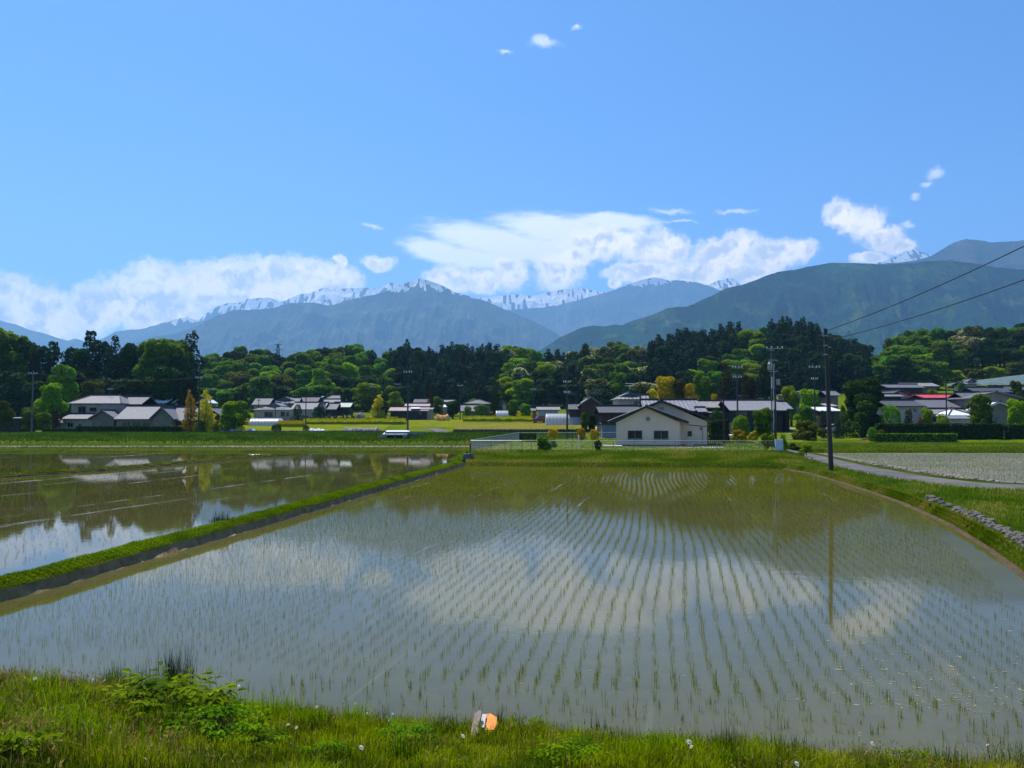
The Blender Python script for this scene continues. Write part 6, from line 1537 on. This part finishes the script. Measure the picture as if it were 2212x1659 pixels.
# ------------------------------------------------------------------ egret in the left paddy
eg = empty('egret', (W(398, 1027.8, 52).x, 52.0, ZL), 0, 'slender white egret wading in the left paddy', 'bird')
EGW = leafmat('white_feathers', (0.92, 0.92, 0.90), (0.92, 0.92, 0.90), trans=.45, var=0); EGK = M('egret_black', (0.02, 0.02, 0.02), None, 5, .5); EGY = M('egret_beak', (0.5, 0.32, 0.04), None, 5, .5)
b = MB().tube([(-.115, 0, .185), (-.10, 0, .205), (-.06, 0, .245), (0, 0, .30), (.045, 0, .365), (.062, 0, .41), (.055, 0, .44), (.045, 0, .47), (.052, 0, .52), (.066, 0, .565), (.075, 0, .60), (.090, 0, .617), (.115, 0, .622), (.135, 0, .617)],
              [.008, .034, .078, .098, .082, .05, .032, .023, .019, .018, .020, .026, .022, .009], 12).build('body', EGW, eg, smooth=True)
MB().tube([(.13, 0, .617), (.205, 0, .607)], [.008, .0015], 6).build('beak', EGY, eg)
for y in (-.024, .024): MB().tube([(-.005, y, .25), (.006, y, .13), (-.004, y, .0), (-.004, y, -.02)], [.009, .006, .005, .005], 6).build('leg', EGK, eg)
MB().tube([(-.13, 0, .165), (-.09, 0, .20)], [.003, .02], 6).build('tail', EGW, eg)
MB().ball((.105, -.017, .628), .0045, 6, 4).ball((.105, .017, .628), .0045, 6, 4).build('eye', EGK, eg)

# ------------------------------------------------------------------ things in the foreground bank
def fgz(x, y):
    P_ = fbG.reshape(-1, 3); d_ = (P_[:, 0] - x) ** 2 + (P_[:, 1] - y) ** 2; k = np.argsort(d_)[:4]; w_ = 1 / (d_[k] + 1e-4); return float((P_[k, 2] * w_).sum() / w_.sum())
def fg(u, v):
    a_, b_, c_ = ray(u, v)
    for t_ in np.arange(4, 16, .02):
        z = CAMZ + c_ * t_
        if z <= fgz(a_ * t_, b_ * t_): return Vector((a_ * t_, b_ * t_, z))
    return G(u, v, 0)
po = fg(1052, 1588)
ob = empty('discarded_box', po + Vector((0, 0, -.01)), 0, 'crumpled bright orange box with a grey strip lying in the foreground grass', 'litter')
ORM = M('orange_plastic', (0.95, 0.30, 0.05), (0.85, 0.25, 0.04), 6, .5); GSM = M('grey_card', (0.48, 0.46, 0.50), (0.36, 0.34, 0.37), 7, .7)
kx = po.y / F
def pl(pts): return [((u - 1052) * kx, dy_, (1588 - v) * kx * 1.05) for (u, v, dy_) in pts]
def slab(mb, pts, t_=.012):
    v = pl(pts); n = len(v); return mb.add(v + [(a_, b_ + t_, c_) for a_, b_, c_ in v], [tuple(range(n)), tuple(range(n, 2 * n))[::-1]] + [(i, (i + 1) % n, n + (i + 1) % n, n + i) for i in range(n)])
q = MB(); slab(q, [(1045, 1546, 0), (1057, 1541, .03), (1072, 1550, .02), (1072, 1566, .0), (1067, 1580, -.03), (1048, 1581, -.04), (1047, 1560, -.01)], .02); slab(q, [(1037, 1572, .0), (1041, 1560, .02), (1047, 1556, .03), (1046, 1578, -.02), (1039, 1580, -.02)], .02); q.build('shell', ORM, ob)
q = MB(); slab(q, [(1040, 1548, -.02), (1049, 1550, -.03), (1046, 1580, -.07), (1036.5, 1579, -.06)], .012); q.build('strip', GSM, ob)
q = MB(); ob.rotation_euler.x = math.radians(-64); ob.scale.z = 1.35; slab(q, [(1072, 1553, .02), (1076, 1557, .05), (1074, 1572, .03), (1068, 1579, -.02), (1071, 1566, 0)], .01); q.build('flap', M('orange_dark', (0.55, 0.25, 0.03), None, 5, .5), ob)
bk_ = fg(1023, 1590); bo2 = empty('wood_slab', bk_ + Vector((0, 0, .02)), 0, 'pinkish grey slab of wood leaning in the grass left of the orange box', 'litter')
kx = bk_.y / F; q = MB(); v = [(-.012 - .035, 0, -.02), (.025, -.02, -.02), (.085, .02, .21), (.06, .03, .235), (.0, .03, .20)]
q.add([Vector(p) for p in v] + [Vector(p) + Vector((0, .03, 0)) for p in v], [tuple(range(5)), tuple(range(5, 10))[::-1]] + [(i, (i + 1) % 5, 5 + (i + 1) % 5, 5 + i) for i in range(5)])
bo2.rotation_euler.x = math.radians(-45); bo2.scale.z = 1.3; q.build('slab', M('split_wood', (0.40, 0.31, 0.27), (0.24, 0.17, 0.14), 9, .9, .5, stretch=(1, 1, .3)), bo2)
MB().b2(.04, .055, -.03, -.01, .0, .10).build('splinter', M('pale_splinter', (0.42, 0.32, 0.22), None, 8, .9), bo2)

# broad-leaved weed: many compound leaves
LB = leafmat('weed_leaf', (0.045, 0.12, 0.001), (0.21, 0.36, 0.002), trans=.45, var=0.05)
def weed(label, u, v, wpx, hgt_, n, seed, lsz=.07, name='leafy_weed'):
    p = fg(u, v); r_ = np.random.default_rng(seed); o = empty(name, p, 0, label, 'plant'); V = []; Tn = []; st = MB()
    R_ = wpx / F * p.y / 2
    for k in range(n):
        a_ = r_.uniform(0, 6.28); rr_ = R_ * math.sqrt(r_.random()); x, y = rr_ * math.cos(a_), rr_ * math.sin(a_) * .7; h = hgt_ * (1 - (rr_ / R_) ** 2 * .6) * r_.uniform(.6, 1.1)
        st.tube([(x * .3, y * .3, -.02), (x * .8, y * .8, h * .6), (x, y, h)], [.005, .004, .002], 4, cap=False)
        d_ = np.array([math.cos(a_ + r_.normal(0, .5)), math.sin(a_ + r_.normal(0, .5)), r_.uniform(-.25, .35)]); d_ /= np.linalg.norm(d_); s_v = np.cross(d_, [0, 0, 1]); s_v /= np.linalg.norm(s_v); tk = r_.random()
        for j in range(7):                      # leaflets in pairs and one at the tip
            b_ = np.array([x, y, h]) + d_ * lsz * (j // 2) * .75; side = (0 if j == 6 else (1 if j % 2 else -1)); dd = d_ * (1 if side == 0 else .55) + s_v * side * .8; dd /= np.linalg.norm(dd); w2 = np.cross(dd, [0, 0, 1.0]); w2 /= np.linalg.norm(w2); l_ = lsz * r_.uniform(.8, 1.15)
            if side == 0: b_ = np.array([x, y, h]) + d_ * lsz * 2.2
            V += [b_, b_ + dd * l_ * .5 + w2 * l_ * .26 + np.array([0, 0, .006]), b_ + dd * l_ - np.array([0, 0, l_ * .2]), b_ + dd * l_ * .5 - w2 * l_ * .26 + np.array([0, 0, .006])]; Tn += [np.clip(tk + r_.normal(0, .15), 0, 1)] * 4
    link('leaves', mesh_np('leaves', np.array(V), np.arange(len(V)).reshape(-1, 4), 4, Tn), LB, o); st.build('stems', M('weed_stem', (0.08, 0.16, 0.02), None, 4, .8), o)
weed('bright green broad-leaved weed filling the lower left foreground', 370, 1545, 175, .40, 62, 1, .14)
weed('lower leafy weed right beside the broad-leaved one in the foreground', 460, 1590, 160, .24, 60, 2, .09)
for k, (u_, v_, w_, h_, lab_) in enumerate([(130, 1560, 70, .16, 'small dark leafy weed in the dry grass at the far left'), (560, 1620, 90, .2, 'spreading leafy weed low in the grass right of the big weed'), (880, 1600, 80, .15, 'low leafy weed left of the grey pink wood slab'), (1430, 1625, 100, .18, 'leafy weed midway along the right half of the bank'), (1960, 1655, 90, .14, 'low leafy weed near the right end of the bank'), (1230, 1640, 110, .17, 'leafy weed at the bottom edge right of the orange box'), (700, 1640, 90, .17, 'leafy weed at the bottom edge left of centre'), (30, 1640, 80, .2, 'leafy weed in the bottom left corner')]): weed(lab_, u_, v_, w_, h_, 34, 20 + k, .05 + .012 * (k % 3))
weed('small leafy weed on the foreground bank left of centre', 655, 1560, 90, .16, 40, 3, .045)
weed('round leafy tuft on the foreground bank right of the orange box', 1120, 1580, 110, .16, 46, 4, .045)
def rush(label, u, v, wpx, h, n, seed, mat, wd=.006, name='rush_clump'):
    p = fg(u, v); r_ = np.random.default_rng(seed); o = empty(name, p, 0, label, 'plant'); R_ = wpx / F * p.y / 2
    pts = np.column_stack([r_.normal(0, R_ * .45, n), r_.normal(0, R_ * .3, n), np.full(n, -.03)]); V, Fq, Tn = blades(pts, np.full(n, h), wd, r_, r_.random(n), lean=.28, hv=.35)
    link('stalks', mesh_np('stalks', V, Fq, 4, Tn), mat, o)
    V, Fq, Tn = blades(pts[: n // 2] * 1.2, np.full(n // 2, h * .45), wd * 1.4, r_, r_.random(n // 2), lean=.8); link('leaves', mesh_np('leaves', V, Fq, 4, Tn), BLADE, o)
RUSHM = leafmat('rush_stalk', (0.018, 0.032, 0.004), (0.045, 0.085, 0.006), trans=.1, var=0); SEDM = leafmat('sedge_stalk', (0.03, 0.08, 0.01), (0.06, 0.15, 0.02), trans=.2, var=0)
rush('dense dark rushes standing against the water in the left foreground', 380, 1500, 80, .62, 230, 5, RUSHM, .0075)
rush('sparse thin dark rush stems left of the dense rushes', 318, 1496, 66, .5, 40, 6, RUSHM, .006)
rush('tall dry sedge stems sticking up right of centre at the bank edge', 1580, 1650, 60, .46, 30, 7, RUSHM, .007)
rush('tall grass stems with bent tops at the right part of the bank edge', 1680, 1650, 60, .40, 26, 8, SEDM, .005)
rush('pointed grass clump immediately right of the orange box', 1078, 1584, 26, .30, 40, 9, SEDM, .010)
rush('leaning grass shoots between the orange box and the sedge stems', 1300, 1590, 50, .28, 26, 10, SEDM, .012)
rush('dry twiggy weed left of the orange box at the water edge', 835, 1558, 36, .26, 30, 11, leafmat('twig', (0.14, 0.12, 0.05), (0.22, 0.2, 0.08), var=0), .005)
rush('dark upright stems at the far right of the bank', 2060, 1680, 40, .32, 20, 12, RUSHM, .006)
for i, (u, v) in enumerate([(480, 1125), (497, 1118)]):
    pass
ds = empty('dyke_weed', Vector((0, 0, 0)), 0, 'dark upright weed growing on the far edge of the earth dyke', 'plant'); pd = G(482, 1128, .35); ds.location = pd
r_ = np.random.default_rng(5); pts = np.column_stack([r_.normal(0, .22, 40), r_.normal(0, .1, 40), np.zeros(40)]); V, Fq, Tn = blades(pts, np.full(40, .38), .02, r_, r_.random(40), lean=.35); link('stalks', mesh_np('stalks', V, Fq, 4, Tn), RUSHM, ds)
V, Fq, Tn = blades(pts * 1.2, np.full(40, .2), .03, r_, r_.random(40), lean=.9); link('leaves', mesh_np('leaves', V, Fq, 4, Tn), LEAF['dark'], ds)

# daisies and other white heads
PET = M('white_petals', (0.82, 0.80, 0.80), None, 5, .8); YEL = M('flower_eye', (0.6, 0.4, 0.03), None, 5, .8); STG = M('flower_stem', (0.07, 0.14, 0.02), None, 5, .8)
pm_ = MB()
for k in range(12):
    a_ = k * math.pi / 6; c_, s2 = math.cos(a_), math.sin(a_); pm_.add([(.005 * c_, .005 * s2, .001), (.014 * c_ - .0035 * s2, .014 * s2 + .0035 * c_, .003), (.021 * c_, .021 * s2, .0), (.014 * c_ + .0035 * s2, .014 * s2 - .0035 * c_, .003)], [(0, 1, 2, 3)])
FL = [(75, 1466, 1.2, 'at the far left water edge'), (52, 1463, .8, 'highest of the far left pair'), (200, 1468, .8, 'alone against the water above the dry grass'), (225, 1470, .7, 'right beside the lone one above the dry grass'), (452, 1498, 1.0, 'just left of the tallest flowers'),
      (498, 1478, 1.3, 'leftmost of the tallest cluster over the water'), (505, 1474, 1.2, 'topmost of the tallest cluster over the water'), (515, 1482, 1.1, 'rightmost of the tallest cluster over the water'), (468, 1496, .9, 'close right of the low one by the cluster'),
      (684, 1527, 1.0, 'beside the pointed weeds left of centre'), (767, 1520, .9, 'above the bank edge right of the pointed weeds'), (776, 1566, .8, 'low in the grass left of the orange box'), (793, 1541, .8, 'beside the twiggy weed'), (848, 1542, .7, 'right of the twiggy weed'), (841, 1556, .8, 'under the twiggy weed'),
      (1000, 1590, 1.2, 'just left of the pinkish wood'), (780, 1615, 1.3, 'low in the left centre grass'), (622, 1566, .8, 'among the small leafy weed'), (640, 1572, .8, 'just right of the small leafy weed'), (1489, 1603, 1.4, 'large pale head before the sedge stems'), (1494, 1613, 1.0, 'beneath the large pale head'),
      (1722, 1650, 1.3, 'low in the grass right of the sedge stems'), (1857, 1584, 1.2, 'upper head over the pale shallows'), (1857, 1590, 1.0, 'lower head over the pale shallows'), (1885, 1606, 1.2, 'on the bank edge right of the two over the shallows'), (1800, 1588, .8, 'small and left of the two over the shallows'), (1767, 1622, .7, 'tiny in the grass below the shallows'), (2134, 1609, .9, 'near the far right stems')]
pet_me = None
for (u, v, s2, wh) in FL:
    zf = None; a_, b_, c_ = ray(u, v)
    base = fg(u, v + 34); hh = max(.12, W(u, v, base.y).z - base.z); o = empty('daisy', base, 0, 'small white daisy, %s' % wh, 'flower', 'white daisies in the bank'); o.rotation_euler = (0, 0, u)
    MB().tube([(0, 0, -.02), (.01, 0, hh * .6), (.0, 0, hh)], .0022, 4, cap=False).build('stem', STG, o)
    if pet_me is None: q = pm_.build('petals', PET, o, (0, 0, hh)); pet_me = q.data; e_ = MB().ball((0, 0, .003), (.006, .006, .004), 6, 4).build('eye', YEL, q); eye_me = e_.data
    else: q = link('petals', pet_me, None, o, (0, 0, hh)); link('eye', eye_me, None, q)
    q.rotation_euler = (math.radians(35), .2, 0); q.scale = (s2 * 1.15,) * 3

# rubble by the right paddy, floating husks on the water
r_ = random.Random(8); mb = MB()
RL = resample(off(R_R[3:], 1.9, ZR - .10), 120)
for k in range(330):
    i = r_.randrange(14, 84); p = RL[i]; s2 = r_.uniform(.04, .12); mb.ball((p[0] + r_.uniform(-.4, .4), p[1] + r_.gauss(.35, .6), ZR - .08 + s2 * .3), (s2 * 1.2, s2, s2 * .7), 6, 4, .2, r_)
tag(mb.build('rubble', M('pinkish_rubble', (0.38, 0.31, 0.26), (0.23, 0.19, 0.16), 2, .95, .4)), kind='stuff')
r2_ = np.random.default_rng(21); n = 900; uu = np.clip(r2_.normal(2010, 150, n), 1700, 2230); vv = np.clip(r2_.normal(1490, 70, n), 1330, 1640); uu[:120] = r2_.uniform(900, 2200, 120); vv[:120] = r2_.uniform(1200, 1540, 120)
pts = np.array([tuple(G(a_, b_, .004)) for a_, b_ in zip(uu, vv)]); pts = pts[inside(pts[:, 0], pts[:, 1], inner_poly)]; n = len(pts)
th = r2_.uniform(0, 6.28, n); s2 = r2_.gamma(2.0, .0075, n)[:, None]; a_ = np.stack([np.cos(th), np.sin(th), 0 * th], 1) * s2 * 1.5; b_ = np.stack([-np.sin(th), np.cos(th), 0 * th], 1) * s2 * .6
V = np.stack([pts - a_, pts - b_, pts + a_, pts + b_], 1).reshape(-1, 3)
tag(link('floating_husks', mesh_np('floating_husks', V, np.arange(4 * n).reshape(-1, 4), 4), M('husks', (0.26, 0.24, 0.16), (0.18, 0.165, 0.10), 5, .8)), kind='stuff')
# garden clutter at the right
r_ = random.Random(5)
for i, (u, v, s2, lab) in enumerate([(1935, 940, .5, 'reddish garden boulder left of the low garden wall'), (1941, 938, .4, 'small pale boulder beside the reddish one')]):
    pass
for (u, Y, s2, lab, mt) in [(1867, 111, .55, 'reddish brown boulder in the garden before the huge dark tree', REDM), (1858, 110.5, .4, 'small pale boulder left of the reddish brown one', STONEL), (1874, 110.5, .35, 'low grey boulder right of the reddish brown one', STONE)]:
    p = on_ground(u, Y); o = empty('boulder', p, 0, lab, 'rock', 'garden boulders'); MB().ball((0, 0, s2 * .4), (s2, s2 * .8, s2 * .75), 9, 6, .16, r_).build('rock', mt, o); MB().ball((s2 * .9, -.1, .05), (s2 * .35, s2 * .3, s2 * .25), 7, 5, .2, r_).build('chip', mt, o)
ra = empty('garden_rack', on_ground(1713, 113) + Vector((0, 0, 0)), 0, 'white pipe rack in the garden left of the thin lamp pole', 'rack')
q = MB(); 
for z in (.4, .75, 1.1): q.tube([(-.9, 0, z), (.9, 0, z)], .035, 5)
q.build('rail', WHITEP, ra); q = MB()
for x in (-.9, .9): q.tube([(x, 0, 0), (x, 0, 1.15)], .035, 5)
q.build('upright', WHITEP, ra)
an = empty('tv_antenna', W(1360, 846, 150), 0, 'television antenna on the ridge of the two-storey house', 'antenna')
MB().tube([(0, 0, -.5), (0, 0, 1.7)], .035, 5).build('mast', STEEL, an); q = MB()
for z in (1.1, 1.55):
    q.tube([(-.8, 0, z), (.8, 0, z)], .03, 4)
    for k in range(7): q.tube([(-.75 + k * .25, -.3, z), (-.75 + k * .25, .3, z)], .015, 4)
q.build('elements', WHITEP, an)
an2 = empty('tv_antenna', W(238, 853, 160), 0, 'television antenna on the ridge of the left farmhouse block', 'antenna')
MB().tube([(0, 0, -.4), (0, 0, 1.3)], .03, 5).build('mast', STEEL, an2); q = MB(); q.tube([(-.6, 0, 1.2), (.6, 0, 1.2)], .03, 4)
for k in range(6): q.tube([(-.55 + k * .22, -.3, 1.2), (-.55 + k * .22, .3, 1.2)], .015, 4)
q.build('elements', WHITEP, an2)
# ------------------------------------------------------------------ the air over the valley
m, t = newmat('haze'); pv = t.n('ShaderNodeVolumePrincipled', {'Color': (0.28, 0.57, 1.0, 1.0), 'Density': 1.0e-4, 'Anisotropy': 0.3})
o_ = t.n('ShaderNodeOutputMaterial'); t.t.links.new(pv.outputs[0], o_.inputs['Volume'])
mb = MB(); mb.b2(-10600, 10600, -2600, 11150, -60, 1960); hz = mb.build('haze', m); tag(hz, kind='stuff')
